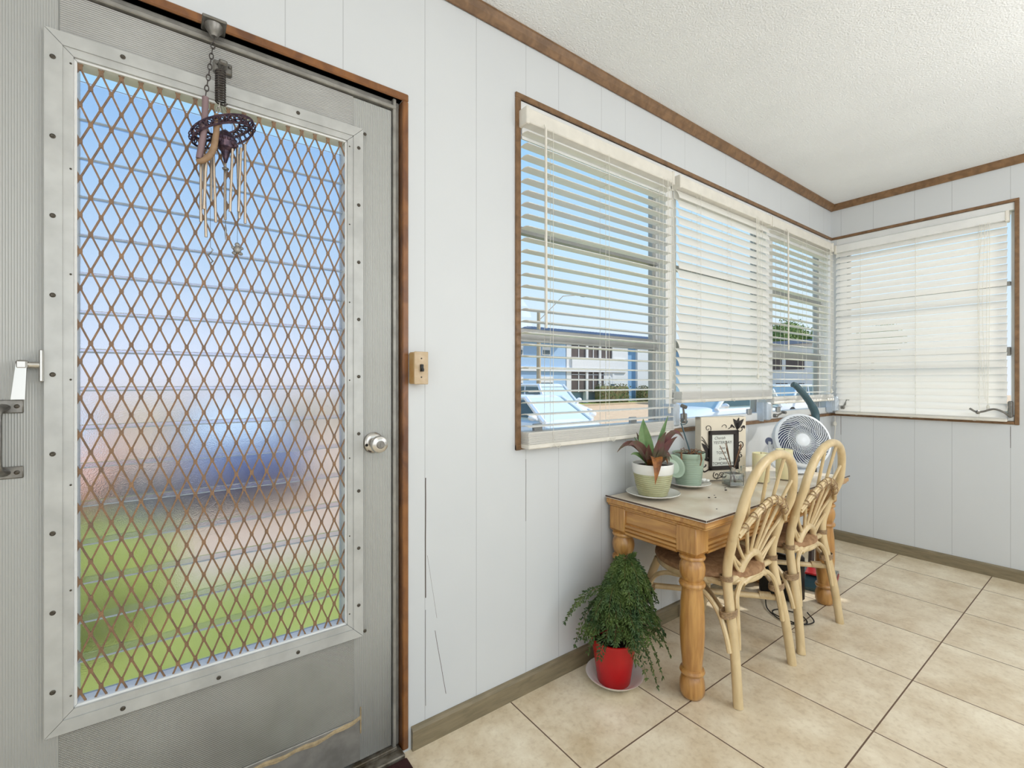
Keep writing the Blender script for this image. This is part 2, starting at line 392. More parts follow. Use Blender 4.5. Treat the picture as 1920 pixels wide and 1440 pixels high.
    def build(s, name, m, parent=None, org=None, smooth=False, local=False):
        off = Vector((0, 0, 0))
        if parent is not None and not local:
            r = parent
            while r.parent: r = r.parent
            off = Vector(r.location)
        elif parent is None and org is not None: off = Vector(org)
        me = bpy.data.meshes.new(name)
        me.from_pydata([tuple(Vector(v)-off) for v in s.v], [], s.f)
        import bmesh
        bm = bmesh.new(); bm.from_mesh(me); bmesh.ops.recalc_face_normals(bm, faces=bm.faces); bm.to_mesh(me); bm.free()
        me.materials.append(m if not isinstance(m, str) else M[m])
        if smooth:
            for p in me.polygons: p.use_smooth = True
            try: me.set_sharp_from_angle(angle=math.radians(38))
            except Exception: pass
        o = bpy.data.objects.new(name, me); COL.objects.link(o)
        if parent is not None: o.parent = parent
        elif org is not None: o.location = org
        return o

def tag(o, label=None, cat=None, group=None, kind=None):
    if label: o['label'] = label
    if cat: o['category'] = cat
    if group: o['group'] = group
    if kind: o['kind'] = kind
    return o
def thing(name, label, cat, loc=(0, 0, 0), rz=0., group=None, kind=None):
    o = bpy.data.objects.new(name, None); o.empty_display_size = .05; COL.objects.link(o)
    o.location = loc; o.rotation_euler = (0, 0, rz)
    return tag(o, label, cat, group, kind)
def struct(o): o['kind'] = 'structure'; return o
def bez(p0, p1, p2, n=10):
    p0, p1, p2 = Vector(p0), Vector(p1), Vector(p2)
    return [p0*(1-t)**2 + p1*2*t*(1-t) + p2*t*t for t in (i/n for i in range(n+1))]
def spline(pts, n=6):
    pts = [Vector(p) for p in pts]; out = []
    P = [pts[0]*2-pts[1]] + pts + [pts[-1]*2-pts[-2]]
    for i in range(1, len(P)-2):
        a, b, c, d = P[i-1:i+3]
        for k in range(n):
            t = k/n
            out.append(.5*((2*b) + (c-a)*t + (2*a-5*b+4*c-d)*t*t + (3*b-a-3*c+d)*t**3))
    out.append(pts[-1]); return out
def copy_tree(o, parent=None):
    c = o.copy(); COL.objects.link(c)
    if parent is not None: c.parent = parent
    for ch in list(o.children): copy_tree(ch, c)
    return c

# ------------------------------------------------------------------ room shell
YA, XB, HC = 1.415, 4.09, 2.548
X0, Y0 = -1.8, -2.2
WZ0, WZ1 = .955, 2.285
struct(MB().box(X0, XB+.1, Y0, YA+.1, -.12, 0).build('floor', 'tile'))
struct(MB().box(X0, XB+.1, Y0, YA+.1, HC, HC+.1).build('ceiling', 'ceiling'))
w = MB()
w.box(X0, -.40, YA, YA+.1, 0, HC); w.box(-.40, .602, YA, YA+.1, 2.108, HC); w.box(.602, 1.078, YA, YA+.1, 0, HC)
w.box(1.078, XB, YA, YA+.1, 0, WZ0); w.box(1.078, XB, YA, YA+.1, WZ1, HC)
struct(w.build('wall_left', 'wallA'))
w = MB()
w.box(XB, XB+.1, Y0, .45, 0, HC); w.box(XB, XB+.1, .45, YA+.1, 0, WZ0); w.box(XB, XB+.1, .45, YA+.1, WZ1, HC)
w.box(XB, XB+.1, YA-.035, YA+.1, WZ0, WZ1)
struct(w.build('wall_far', 'wallB'))
w = MB()
w.box(X0, XB, Y0-.1, Y0, 0, .75); w.box(X0, XB, Y0-.1, Y0, 2.3, HC); w.box(X0, -1.3, Y0-.1, Y0, .75, 2.3); w.box(3.4, XB, Y0-.1, Y0, .75, 2.3)
struct(w.build('wall_right', 'white'))
struct(MB().box(X0-.1, X0, Y0, YA, 0, HC).build('wall_back', 'white'))

# crown mouldings, baseboards
def crown(name, axis):
    prof = [(0, 0), (.004, -.043), (.010, -.043), (.016, -.036), (.024, -.026), (.030, -.014), (.034, -.008), (.034, 0)]
    b = MB()
    if axis == 0: b.prism([(YA-p, HC+q) for p, q in prof], 0, X0, XB)
    else: b.prism([(XB-p, HC+q) for p, q in prof], 1, Y0, YA-.0)
    return struct(b.build(name, 'brown'))
crown('trim_1', 0); crown('trim_2', 1)
def baseprof(o, s): return [(o, 0), (o-s*.014, 0), (o-s*.014, .062), (o-s*.010, .071), (o-s*.003, .074), (o, .074)]
struct(MB().prism(baseprof(YA, 1), 0, .632, XB).build('baseboard_left', 'base'))
struct(MB().prism([(p, q) for p, q in baseprof(XB, 1)], 1, Y0, YA-.015).build('baseboard_far', 'base'))

# door casing (brown), jamb, threshold
b = MB(); b.box(.601, .6215, YA-.0065, YA+.099, .01, 2.1077, ch=.003); b.box(-.42, .622, YA-.006, YA+.1, 2.108, 2.132, ch=.003); b.box(-.42, -.40, YA-.006, YA+.1, 0, 2.108)
struct(b.build('trim_3', 'brownred'))
b = MB()
b.box(.573, .584, YA+.004, YA+.09, .02, 2.108, ch=.002); b.box(.586, .600, YA+.020, YA+.09, .02, 2.108, ch=.003)
b.box(-.40, .584, YA+.002, YA+.09, 2.074, 2.086, ch=.002); b.box(-.40, .60, YA+.018, YA+.09, 2.088, 2.107, ch=.003)
b.box(-.40, -.335, YA+.004, YA+.09, 0, 2.075)
struct(b.build('trim_4', 'alu2'))
b = MB(); b.box(-.40, .60, YA-.03, YA+.09, 0, .018, ch=.003); b.box(-.40, .585, YA+.0, YA+.05, .018, .030, ch=.002)
struct(b.build('trim_5', 'thresh'))
# casing round the window openings
b = MB(); e = .020
b.box(1.056, 1.080, YA-.0085, YA+.099, WZ0-.016, WZ1-.0003, ch=.002); b.box(1.056, XB, YA-.008, YA+.1, WZ1, WZ1+.020, ch=.002)
b.box(1.056, XB, YA-.010, YA+.02, WZ0-.014, WZ0+.005, ch=.002)
struct(b.build('trim_6', 'brown'))
b = MB()
b.box(XB-.0085, XB+.099, .432, .452, WZ0-.014, WZ1-.0003, ch=.002); b.box(XB-.008, XB+.1, .432, YA-.004, WZ1, WZ1+.018, ch=.002)
b.box(XB-.010, XB+.02, .452, YA-.004, WZ0-.012, WZ0+.006, ch=.002)
struct(b.build('trim_7', 'brown'))

# ------------------------------------------------------------------ windows
def window(idx, axis, a0, a1, rails=True):
    """awning window; axis 0 runs along x in the left wall, axis 1 along y in the far wall"""
    o = YA if axis == 0 else XB
    root = thing('window_%d' % idx, None, None, ((a0+a1)/2, YA+.06, WZ0) if axis == 0 else (XB+.06, (a0+a1)/2, WZ0), kind='structure')
    def bx(m, p0, p1, d0, d1, z0, z1, ch=.003):
        if axis == 0: m.box(p0, p1, o+d0, o+d1, z0, z1, ch=ch)
        else: m.box(o+d0, o+d1, p0, p1, z0, z1, ch=ch)
    f = MB()
    bx(f, a0, a0+.018, .05, .10, WZ0, WZ1); bx(f, a1-.045, a1, .05, .10, WZ0, WZ1); bx(f, a0, a1, .03, .10, WZ0, WZ0+.045); bx(f, a0, a1, .05, .10, WZ1-.05, WZ1)
    fr = f.build('window_frame', 'vinyl', root)
    s = MB()
    for i, z in enumerate((1.39, 1.805)):
        h = .024 if i == 0 else .011
        bx(s, a0+.018, a1-.045, .040, .080, z-h, z+h); bx(s, a0+.018, a1-.045, .036, .046, z-h-.006, z-h+.004, .001)
    bx(s, a1-.066, a1-.045, .055, .085, WZ0+.045, WZ1-.05)
    s.build('sash_rails', 'sashgrey', root)
    g = MB()
    for z0, z1 in ((WZ0+.045, 1.366), (1.414, 1.79), (1.818, WZ1-.05)):
        bx(g, a0+.018, a1-.045, .064, .068, z0, z1, 0)
    g.build('pane', 'pane', root)
    return root
w1 = window(1, 0, 1.080, 2.035); w2 = window(2, 0, 2.085, 3.085); w3 = window(3, 0, 3.135, 4.055); w4 = window(4, 1, .455, 1.375)
# white posts between the three windows, boards at head and foot of the openings
b = MB()
b.box(2.004, 2.093, YA+.002, YA+.1, WZ0+.005, WZ1, ch=.003); b.box(3.055, 3.144, YA+.002, YA+.1, WZ0+.005, WZ1, ch=.003); b.box(4.03, XB-.001, YA-.001, YA+.1, WZ0+.006, WZ1-.001)
b.box(1.081, XB-.001, YA+.004, YA+.1, WZ1-.045, WZ1-.001)
b.box(1.081, XB-.001, YA+.004, YA+.05, WZ0+.005, WZ0+.052, ch=.003)
struct(b.build('trim_8', 'white'))
b = MB(); b.box(XB+.003, XB+.1, .453, YA-.036, WZ1-.045, WZ1-.001); b.box(XB+.003, XB+.05, .453, YA-.036, WZ0+.007, WZ0+.035, ch=.003)
struct(b.build('trim_9', 'white'))
for root, xs in ((w1, (1.17, 1.75)), (w2, (2.16, 2.84)), (w3, (3.22, 3.8))):
    for x in xs: MB().box(x-.022, x+.022, YA-.004, YA+.012, WZ0+.045, WZ0+.08, ch=.003).build('latch', 'sashgrey', root)

def crank(root, x, y, z, ang, sgn=-1):
    b = MB(); b.box(x-.03, x+.022, y-.045, y+.02, z-.005, z+.105, ch=.008)
    b.box(x-.038, x-.030, y-.02, y+.02, z-.012, z+.105)
    op = b.build('crank_operator', 'bluebox', root)
    b = MB(); p = Vector((x, y-.045, z+.025))
    d = Vector((math.cos(ang)*.8, -.35, math.sin(ang)*.8))
    b.lathe([(.012, 0), (.012, .02), (.008, .024)], (p.x, p.y-.02, p.z), 12, Matrix.Rotation(PI/2, 3, 'X').to_4x4())
    b.tube(spline([p+Vector((0, -.02, 0)), p+Vector((0, -.03, 0))+d*.02, p+d*.06+Vector((0, -.02, 0)), p+d*.095+Vector((0, -.01, 0))]), [.006]*12+[.005]*7, 8)
    b.tube([p+d*.088+Vector((0, -.03, 0)), p+d*.10+Vector((0, .0, 0))], .009, 8)
    b.build('crank_handle', 'steel', op)
crank(w1, 2.02, YA-.012, .985, 1.9); crank(w2, 2.98, YA-.012, .968, .25); crank(w3, 4.03, YA-.02, .985, .9)
b = MB(); b.box(XB-.055, XB-.006, .456, .476, .985, 1.085, ch=.006)
op = b.build('crank_operator', 'steel', w4)
b = MB(); b.tube(spline([(4.03, .467, .995), (4.01, .49, 1.02), (4.01, .53, 1.035), (4.01, .575, 1.018), (4.01, .605, 1.015), (4.01, .635, 1.035)]), .006, 8)
b.ball((4.008, .598, 1.013), .012); b.build('crank_handle', 'steel', op)

# ------------------------------------------------------------------ venetian blinds
def blind(label, axis, a0, a1, zbot, ztop, tilt, stack, slat_m, ladders, wand=None, tail=None, pull=None):
    """tilt: 0 open flat, positive = room-side edge down"""
    cen = (YA-.030) if axis == 0 else (XB-.030)
    root = thing('venetian_blind', label, 'blind', ((a0+a1)/2, cen, ztop) if axis == 0 else (cen, (a0+a1)/2, ztop), group='white slatted window blinds')
    def W(a, d, z):  # along, toward the room, up
        return (a, cen-d, z) if axis == 0 else (cen-d, a, z)
    def bx(m, p0, p1, d0, d1, z0, z1, ch=0):
        if axis == 0: m.box(p0, p1, cen-d1, cen-d0, z0, z1, ch=ch)
        else: m.box(cen-d1, cen-d0, p0, p1, z0, z1, ch=ch)
    h = MB(); bx(h, a0, a1, -.027, .020, ztop-.055, ztop, .003)
    hr = h.build('headrail', 'cream' if axis == 0 else 'white', root)
    for p in (a0-.004, a1-.012):
        k = MB(); bx(k, p, p+.016, -.028, .024, ztop-.062, ztop+.004, .003); k.build('bracket', 'cream', root)
    if axis == 0:
        v = MB(); bx(v, a0+.01, a1-.01, -.028, -.022, ztop-.10, ztop-.055); v.build('rear_lip', 'white', root)
    s = MB(); sp = .0445; z = zbot+stack+.02
    def slat(z, t, jx=0., bow=.0):
        c, sn = math.cos(t), math.sin(t); hw = .025
        prof = []
        for i in range(7):
            u = -1+2*i/6; zz = .0045*(1-u*u)
            prof.append((u*hw*c - zz*sn*-1*0 + zz*sn, -u*hw*sn + zz*c))
        vs = []
        th = .0022
        for a in (a0+.006+jx, a1-.006+jx):
            for (d, q) in prof: vs.append(W(a, d, z+q))
            for (d, q) in reversed(prof): vs.append(W(a, d-th*sn*.5, z+q-th))
        n = 14
        fs = [tuple(range(n)), tuple(range(2*n-1, n-1, -1))]
        for i in range(n): fs.append((i, (i+1) % n, n+(i+1) % n, n+i))
        s.add(vs, fs)
    zs = []
    while z < ztop-(.058 if axis else .075):
        zs.append(z); slat(z, tilt if not callable(tilt) else tilt((z-zbot)/(ztop-zbot)), random.uniform(-.001, .001)); z += sp
    s.build('slats', slat_m, root, smooth=True)
    st = MB(); n = max(1, int(stack/.0055))
    for i in range(n):
        j = random.uniform(-.002, .002); zz = zbot+.016+i*(stack-.016)/n
        bx(st, a0+.006+j, a1-.006+j, -.024+j, .026+j, zz, zz+.0034)
    st.build('stacked_slats', slat_m, root)
    r = MB(); bx(r, a0+.004, a1-.004, -.026, .028, zbot-.002, zbot+.015, .003); br = r.build('bottom_rail', 'cream', root)
    c = MB()
    for p in ladders:
        for d in (-.026, .027): c.tube([W(p, d, zbot+.01), W(p, d, ztop-.05)], .0009, 5)
        for d in (0,): c.tube([W(p+.008, d, zbot), W(p+.008, d, ztop-.05)], .001, 5)
        for zz in zs: c.tube([W(p, -.026, zz-.002), W(p, .027, zz-.002)], .0006, 4)
        # loose knot of cord under the rail
        c.tube(spline([W(p, .03, zbot+.01), W(p+.02, .034, zbot-.004), W(p+.035, .032, zbot+.006), W(p+.01, .034, zbot+.010), W(p-.02, .032, zbot-.002)]), .001, 5)
    c.build('ladder_cord', 'cord', root)
    if wand:
        t = MB(); p, zl = wand
        t.tube([W(p, .026, ztop-.045), W(p, .034, ztop-.066)], .0022, 6); t.tube([W(p, .035, ztop-.062), W(p, .038, zl)], .0048, 8)
        t.build('tilt_wand', 'cream', root)
    if pull:
        t = MB(); p, zl = pull
        for q in (0, .008, .02, .034): t.tube(spline([W(p+q, .03, ztop-.05), W(p+q*1.5, .034, (ztop+zl)/2), W(p+q*.4+.006, .036, zl+q)]), .0012, 5)
        t.lathe([(.004, 0), (.008, -.012), (.007, -.03), (.002, -.034)], W(p+.006, .036, zl), 8)
        t.build('pull_cord', 'cord', root)
    return root
lad = lambda a0, a1: (a0+.12, (a0+a1)/2+.06, a1-.10)
blind('white blind with slats tilted open, nearest the door, cars showing through', 0, 1.074, 1.996, .948, 2.232, lambda t: -.02+.10*t, .062, M['slat'], (1.20, 1.52, 1.90), wand=(1.155, 1.405), pull=(1.93, 1.08))
blind('white blind with half closed slats raised above the sill, middle of the long wall', 0, 2.048, 3.012, 1.096, 2.232, lambda t: .86+.24*min(1, t*4), .055, M['slat'], (2.22, 2.52, 2.88), pull=(2.80, 1.25))
blind('white blind with open slats beside the room corner, trees showing through', 0, 3.030, 3.985, 1.062, 2.232, lambda t: -.02+.10*t, .045, M['slat'], (3.17, 3.5, 3.85), wand=(3.205, 1.405), pull=(3.90, 1.15))
blind('wide white blind fully closed on the far wall', 1, .474, 1.375, .962, 2.226, lambda t: 1.0, .02, M['slatB'], (1.21, .90, .595), pull=(.55, 1.06))

# ------------------------------------------------------------------ entry door
door = thing('door_1', None, None, (.12, YA+.03, .03), kind='structure')
YF = YA+.010
b = MB(); b.box(.449, .571, YF, YF+.035, .034, 2.070, ch=.003); b.box(-.335, -.198, YF, YF+.035, .034, 2.070, ch=.003)
b.build('stile', 'ribv', door)
b = MB(); b.box(-.198, .449, YF+.001, YF+.034, 1.945, 2.070)
b.build('top_rail', 'ribh', door)
b = MB(); b.box(-.216, .470, YF+.001, YF+.012, .168, .45); b.box(-.198, .449, YF+.012, YF+.034, .05, .46)
b.build('kick_panel', 'weave', door)
b = MB(); b.box(-.212, .470, YF-.0005, YF+.006, .036, .166, ch=.002)
b.build('bottom_plate', 'alu2', door)
b = MB()
pts = [(-.215+.685*i/26, YF-.001, .150+.003*math.sin(i*1.7)+.018*max(0, (i-20)/6)**2) for i in range(27)]
b.tube(pts, [.004+.0025*math.sin(i*2.3)**2 for i in range(27)], 6, flat=1.2)
b.tube([(.4705, YF-.001, .12), (.4705, YF-.001, .20)], .0022, 6)
b.build('cracked_sealant', 'seal', door)
# mitred glazing frame, outer and inner step
def ringframe(x0, x1, z0, z1, wd, y0, y1, bev=.0015):
    m = MB(); g = .0006
    for poly in ([(x0, z0), (x1, z0), (x1-wd, z0+wd), (x0+wd, z0+wd)], [(x1, z0), (x1, z1), (x1-wd, z1-wd), (x1-wd, z0+wd)],
                 [(x1, z1), (x0, z1), (x0+wd, z1-wd), (x1-wd, z1-wd)], [(x0, z1), (x0, z0), (x0+wd, z0+wd), (x0+wd, z1-wd)]):
        cx = sum(p[0] for p in poly)/4; cz = sum(p[1] for p in poly)/4
        q = [(p[0]+(cx-p[0])*g*2, p[1]+(cz-p[1])*g*2) for p in poly]
        q = [(p[0], p[1]) for p in q]
        m.prism([(a, c) for a, c in q], 1, y0, y1)
    return m
fo = ringframe(-.2215, .475, .4215, 1.974, .029, YA-.002, YF+.004)
f1 = fo.build('glazing_frame', 'alu', door)
ringframe(-.1935, .447, .4495, 1.946, .0185, YA+.001, YF+.01).build('glazing_bead', 'alu', f1)
ringframe(-.176, .4295, .467, 1.9285, .006, YA+.008, YA+.05).build('frame_lip', 'white', f1)
k = 0
for i in range(9):
    z = .52+i*.174
    for x in (-.208, .461):
        MB().lathe([(.0052, 0), (.0052, .0012), (.003, .0024), (.0008, .002)], (x, YA-.002, z), 10, Matrix.Rotation(PI/2, 3, 'X').to_4x4()).build('screw', 'screw', door)
for i in range(4):
    x = -.09+i*.19
    for z in (.436, 1.960):
        MB().lathe([(.0052, 0), (.0052, .0012), (.003, .0024), (.0008, .002)], (x, YA-.002, z), 10, Matrix.Rotation(PI/2, 3, 'X').to_4x4()).build('screw', 'screw', door)
for i in range(7):
    z = .50+i*.235
    for x in (-.1795, .4345):
        MB().lathe([(.0022, 0), (.0022, .0008), (.0008, .0014)], (x, YA+.001, z), 8, Matrix.Rotation(PI/2, 3, 'X').to_4x4()).build('rivet', 'screw', door)
# frosted glass louvres
tl = math.radians(9)
for i in range(17):
    zc = .512+.0895*i
    if zc > 1.93: break
    mt = Matrix.Translation((.127, YA+.052, zc)) @ Matrix.Rotation(-tl, 4, 'X')
    gl = MB().box(-.301, .301, -.0028, .0028, -.0505, .0505, mt, ch=.0012).build('glass_louvre', 'frost', door)
    MB().box(-.301, .301, -.0105, -.0030, -.0512, -.0490, mt).build('backlit_edge_strip', 'glassrim', gl)  # strip added along the glass edge, its backlit white put into the colour
MB().box(-.182, -.172, YA+.03, YA+.075, .46, 1.93).box(.425, .436, YA+.03, YA+.075, .46, 1.93).build('louvre_track', 'vinyl', door)
# expanded metal diamond guard
b = MB(); px, pz = .0361, .0835; ox, oz = -.166, 1.163; yy = YA+.016
xa, xb_, za, zb = -.174, .431, .4695, 1.926
def clipseg(p, q):
    t0, t1 = 0., 1.; dx, dz = q[0]-p[0], q[1]-p[1]
    for d, lo, hi, s0 in ((dx, xa, xb_, p[0]), (dz, za, zb, p[1])):
        if abs(d) < 1e-9:
            if s0 < lo or s0 > hi: return None
            continue
        a, c = (lo-s0)/d, (hi-s0)/d
        if a > c: a, c = c, a
        t0, t1 = max(t0, a), min(t1, c)
    if t1-t0 < .02: return None
    return (p[0]+dx*t0, p[1]+dz*t0), (p[0]+dx*t1, p[1]+dz*t1)
for i in range(-2, 20):
    for j in range(-11, 12):
        for half in (0, 1):
            x = ox+(i+.5*half)*px; z = oz+(j+.5*half)*pz
            if xa < x < xb_ and za < z < zb:
                b.add([(x+dx*.0042, yy-dy*.0022, z+dz*.0058) for dy in (-1, 1) for dx, dz in ((-1, -.6), (-.6, -1), (.6, -1), (1, -.6), (1, .6), (.6, 1), (-.6, 1), (-1, .6))],
                      [tuple(range(7, -1, -1)), tuple(range(8, 16))]+[(q, (q+1) % 8, 8+(q+1) % 8, 8+q) for q in range(8)])
            for sx in (-1, 1):
                r = clipseg((x+sx*.002, z+.004), (x+sx*(px/2-.002), z+pz/2-.004))
                if r: b.bar((r[0][0], yy, r[0][1]), (r[1][0], yy, r[1][1]), .0038, .0036)
b.build('diamond_guard', 'rust', door)
# knob
kb = MB(); RX = Matrix.Rotation(PI/2, 4, 'X')
kb.lathe([(.033, 0), (.033, .003), (.029, .008), (.022, .011), (.013, .012), (.012, .03), (.017, .034), (.025, .044), (.0265, .052), (.024, .060), (.016, .064), (.012, .064)], (.510, YF, 1.010), 32, RX)
kn = kb.build('door_knob', 'chrome', door, smooth=True)
MB().lathe([(.012, 0), (.012, .003), (.010, .004)], (.510, YF-.063, 1.010), 20, RX).box(.509, .511, YF-.0685, YF-.065, 1.004, 1.016).build('turn_button', 'steel', kn)
MB().lathe([(.0045, 0), (.0045, .002)], (.486, YF-.0095, 1.005), 10, RX).build('rose_screw', 'black', kn)
# louvre crank lever at the left of the frame
b = MB(); b.lathe([(.007, 0), (.007, .034)], (-.222, YF-.014, 1.236), 12, Matrix.Rotation(-PI/2, 4, 'Y')); b.box(-.228, -.221, YF-.022, YF+.0, 1.20, 1.27, ch=.002)
b.box(-.262, -.244, YF-.030, YF-.004, 1.228, 1.246, ch=.003)
b.add([(-.261, YF-.028, 1.240), (-.245, YF-.028, 1.240), (-.247, YF-.032, 1.163), (-.268, YF-.032, 1.163), (-.261, YF-.022, 1.240), (-.245, YF-.022, 1.240), (-.247, YF-.026, 1.163), (-.268, YF-.026, 1.163)],
      [(0, 1, 2, 3), (7, 6, 5, 4), (0, 4, 5, 1), (1, 5, 6, 2), (2, 6, 7, 3), (3, 7, 4, 0)])
b.build('louvre_lever', 'chrome', door)
# pull handle
b = MB(); b.box(-.335, -.254, YF-.004, YF, 1.133, 1.162, ch=.002); b.box(-.335, -.254, YF-.004, YF, .994, 1.020, ch=.002)
b.tube(spline([(-.285, YF-.002, 1.146), (-.292, YF-.028, 1.135), (-.292, YF-.034, 1.08), (-.292, YF-.028, 1.02), (-.285, YF-.002, 1.007)]), .013, 10, flat=.6)
ph = b.build('pull_handle', 'steel', door, smooth=True)
for z in (1.148, 1.007): MB().lathe([(.0045, 0), (.0045, .002), (.002, .003)], (-.264, YF-.004, z), 10, RX).build('screw', 'screw', ph)

# door-check chain and spring
ck = thing('door_check_chain', 'rusty chain with rubber sleeve and spring looped over the door top', 'door chain', (.09, YA, 2.05))
b = MB(); b.lathe([(.022, 0), (.020, -.010), (.012, -.022), (.008, -.030), (.002, -.032)], (.088, YA-.028, 2.100), 16); b.box(.062, .114, YA-.055, YA+.004, 2.097, 2.104, ch=.002)
b.build('header_bracket', 'steel', ck, smooth=True)
b = MB(); b.box(.088, .130, YA-.004, YF+.002, 2.000, 2.030, ch=.003); b.box(.098, .118, YA-.03, YA-.002, 2.008, 2.022, ch=.004); b.ball((.096, YA-.005, 2.020), .004); b.ball((.124, YA-.005, 2.020), .004)
b.build('door_bracket', 'steel', ck)
def chain_links(p0, p1, n, R=.007, r=.0013):
    p0, p1 = Vector(p0), Vector(p1); b = MB(); d = (p1-p0).normalized()
    for i in range(n):
        c = p0+(p1-p0)*((i+.5)/n); u = Vector((1, 0, 0)) if i % 2 else Vector((0, 1, 0)); u = (u-d*u.dot(d)).normalized()
        b.tube([c+d*math.cos(a)*R*1.25+u*math.sin(a)*R*.6 for a in (2*PI*k/12 for k in range(12))], r, 6, closed=True)
    return b
Yc = YA-.050
b = chain_links((.088, YA-.030, 2.066), (.069, Yc, 1.902), 11); b.build('chain', 'darksteel', ck, smooth=True)
b = MB(); b.tube(spline([(.069, Yc, 1.900), (.066, Yc, 1.82), (.056, Yc, 1.745)]), .0072, 10); b.build('upper_sleeve', 'hose2', ck, smooth=True)
b = MB(); b.tube(spline([(.052, Yc, 1.737), (.065, Yc-.006, 1.742), (.082, Yc-.01, 1.765), (.090, Yc-.01, 1.81), (.093, Yc-.006, 1.862)]), [.0065]*8+[.0075]*9+[.007]*8, 10); b.build('lower_sleeve', 'hose', ck, smooth=True)
b = chain_links((.093, Yc-.006, 1.858), (.099, Yc+.004, 1.900), 3); b.build('short_chain', 'chrome', ck, smooth=True)
b = MB(); n = 13
b.tube([(.101+.0105*math.cos(t), Yc+.010+.0105*math.sin(t), 1.902+.080*t/(2*PI*n)) for t in (2*PI*n*i/(n*12) for i in range(n*12+1))], .0021, 6)
b.tube(spline([(.101, Yc+.01, 1.982), (.106, Yc+.018, 1.995), (.108, Yc+.024, 2.006), (.104, Yc+.03, 2.012)]), .0021, 6)
b.tube([(.095, Yc+.01, 1.905), (.110, Yc+.01, 1.897), (.116, Yc+.01, 1.905)], .0018, 6)
b.build('spring', 'darksteel', ck, smooth=True)

# wind chime with pierced purple top
Yw = YA-.038
wc = thing('wind_chime', 'wind chime with pierced dark purple metal top and thin tubes before the door glass', 'wind chime', (.105, Yw, 1.84))
def OV(t, rx=.066, ry=.030, z=0.): # tilted oval plate
    x = rx*math.cos(t); y = ry*math.sin(t)
    return Vector((.107+x, Yw-.002+y, 1.842+z+x*.46-y*.62))
b = MB(); N_ = 36
b.tube([OV(2*PI*i/N_) for i in range(N_)], .0030, 6, closed=True)
b.tube([OV(2*PI*i/N_, z=-.020) for i in range(N_)], .0026, 6, closed=True)
b.tube([OV(2*PI*i/N_, .036, .016) for i in range(N_)], .0025, 6, closed=True)
for i in range(26):
    a = 2*PI*i/26; c = OV(a+.1, z=-.010)
    b.tube([c+Vector((math.cos(q)*.0062, .0, math.sin(q)*.0085)) for q in (2*PI*k/8 for k in range(8))], .0015, 5, closed=True)
    c2 = OV(a, .051, .023)
    b.tube([c2+Vector((math.cos(q)*.0065, math.sin(q)*.003, math.sin(q)*.005)) for q in (2*PI*k/8 for k in range(8))], .0015, 5, closed=True)
for i in range(12): b.tube([OV(2*PI*i/12, .036, .016), OV(2*PI*i/12+.25)], .0018, 5)
b.build('pierced_top', 'purplemetal', wc, smooth=True)
b = MB(); pr = [(.0032, -.062), (.0065, -.050), (.011, -.034), (.020, -.026), (.023, -.016), (.026, -.004), (.014, .012), (.004, .020)]
b.lathe(pr, (.112, Yw, 1.818), 14)
for i in range(14):
    a = 2*PI*i/14; b.ball((.112+.022*math.cos(a), Yw+.022*math.sin(a), 1.806+.006*math.sin(3*a)), .006, 6, 5)
b.build('flower_finial', 'purplemetal', wc)
b = MB()
for dx, dy in ((-.03, 0), (.03, .01), (.0, -.02)): b.tube([(.107+dx, Yw+dy, 1.846+dx*.3), (.101, Yw+.004, 1.908)], .0007, 4)
b.build('hanging_wire', 'steel', wc)
tubes = [(.060, 1.775, 1.595, 0), (.066, 1.768, 1.562, .01), (.071, 1.760, 1.625, -.01), (.082, 1.775, 1.654, .012), (.086, 1.775, 1.600, 0), (.126, 1.790, 1.630, -.012), (.112, 1.765, 1.615, .013),
         (.138, 1.812, 1.622, .006), (.145, 1.800, 1.635, -.008), (.155, 1.815, 1.610, 0)]
for i, (x, zt, zb_, dy) in enumerate(tubes):
    b = MB(); lean = .006*math.sin(i*2.1)
    b.tube([(x, Yw+dy, zt), (x+lean, Yw+dy, zb_)], .0032, 10)
    tb = b.build('chime_tube', 'alupipe', wc, smooth=True)
    MB().tube([(x, Yw+dy, zt), (x, Yw+dy*.8, 1.846+(x-.107)*.3)], .0005, 4).build('thread', 'steel', tb)
b = MB(); b.tube([(.079, Yw, 1.72), (.080, Yw, 1.535)], .0005, 4); b.tube([(.081, Yw+.0, 1.498+.035*k/6) if 0 else (.080+.005*math.sin(k*1.6), Yw, 1.495+.042*k/6) for k in range(7)], [.002, .005, .003, .006, .004, .004, .001], 6, flat=.4)
b.build('leaf_pendant', 'steel', wc)
b = MB(); b.tube([(.112, Yw, 1.745), (.112, Yw, 1.60)], .0005, 4); b.tube([(.112, Yw, 1.60), (.112, Yw, 1.585), (.112, Yw, 1.560)], [.0008, .0028, .0006], 6); b.lathe([(.002, 0), (.008, -.004), (.006, -.008), (.001, -.009)], (.112, Yw, 1.745), 10)
b.build('spike_pendant', 'steel', wc)
b = MB(); b.tube([(.138, Yw, 1.72), (.138, Yw, 1.555)], .0005, 4)
b.ball((.138, Yw, 1.540), .009, 10, 8, (1, .4, 1.1)); b.ball((.138, Yw, 1.552), .006, 10, 8, (1, .5, 1)); b.ball((.128, Yw, 1.544), .004, 8, 6, (1, .5, 1)); b.ball((.148, Yw, 1.544), .004, 8, 6, (1, .5, 1)); b.ball((.131, Yw, 1.530), .0045, 8, 6, (1.2, .5, 1)); b.ball((.145, Yw, 1.530), .0045, 8, 6, (1.2, .5, 1))
b.build('frog_pendant', 'steel', wc)

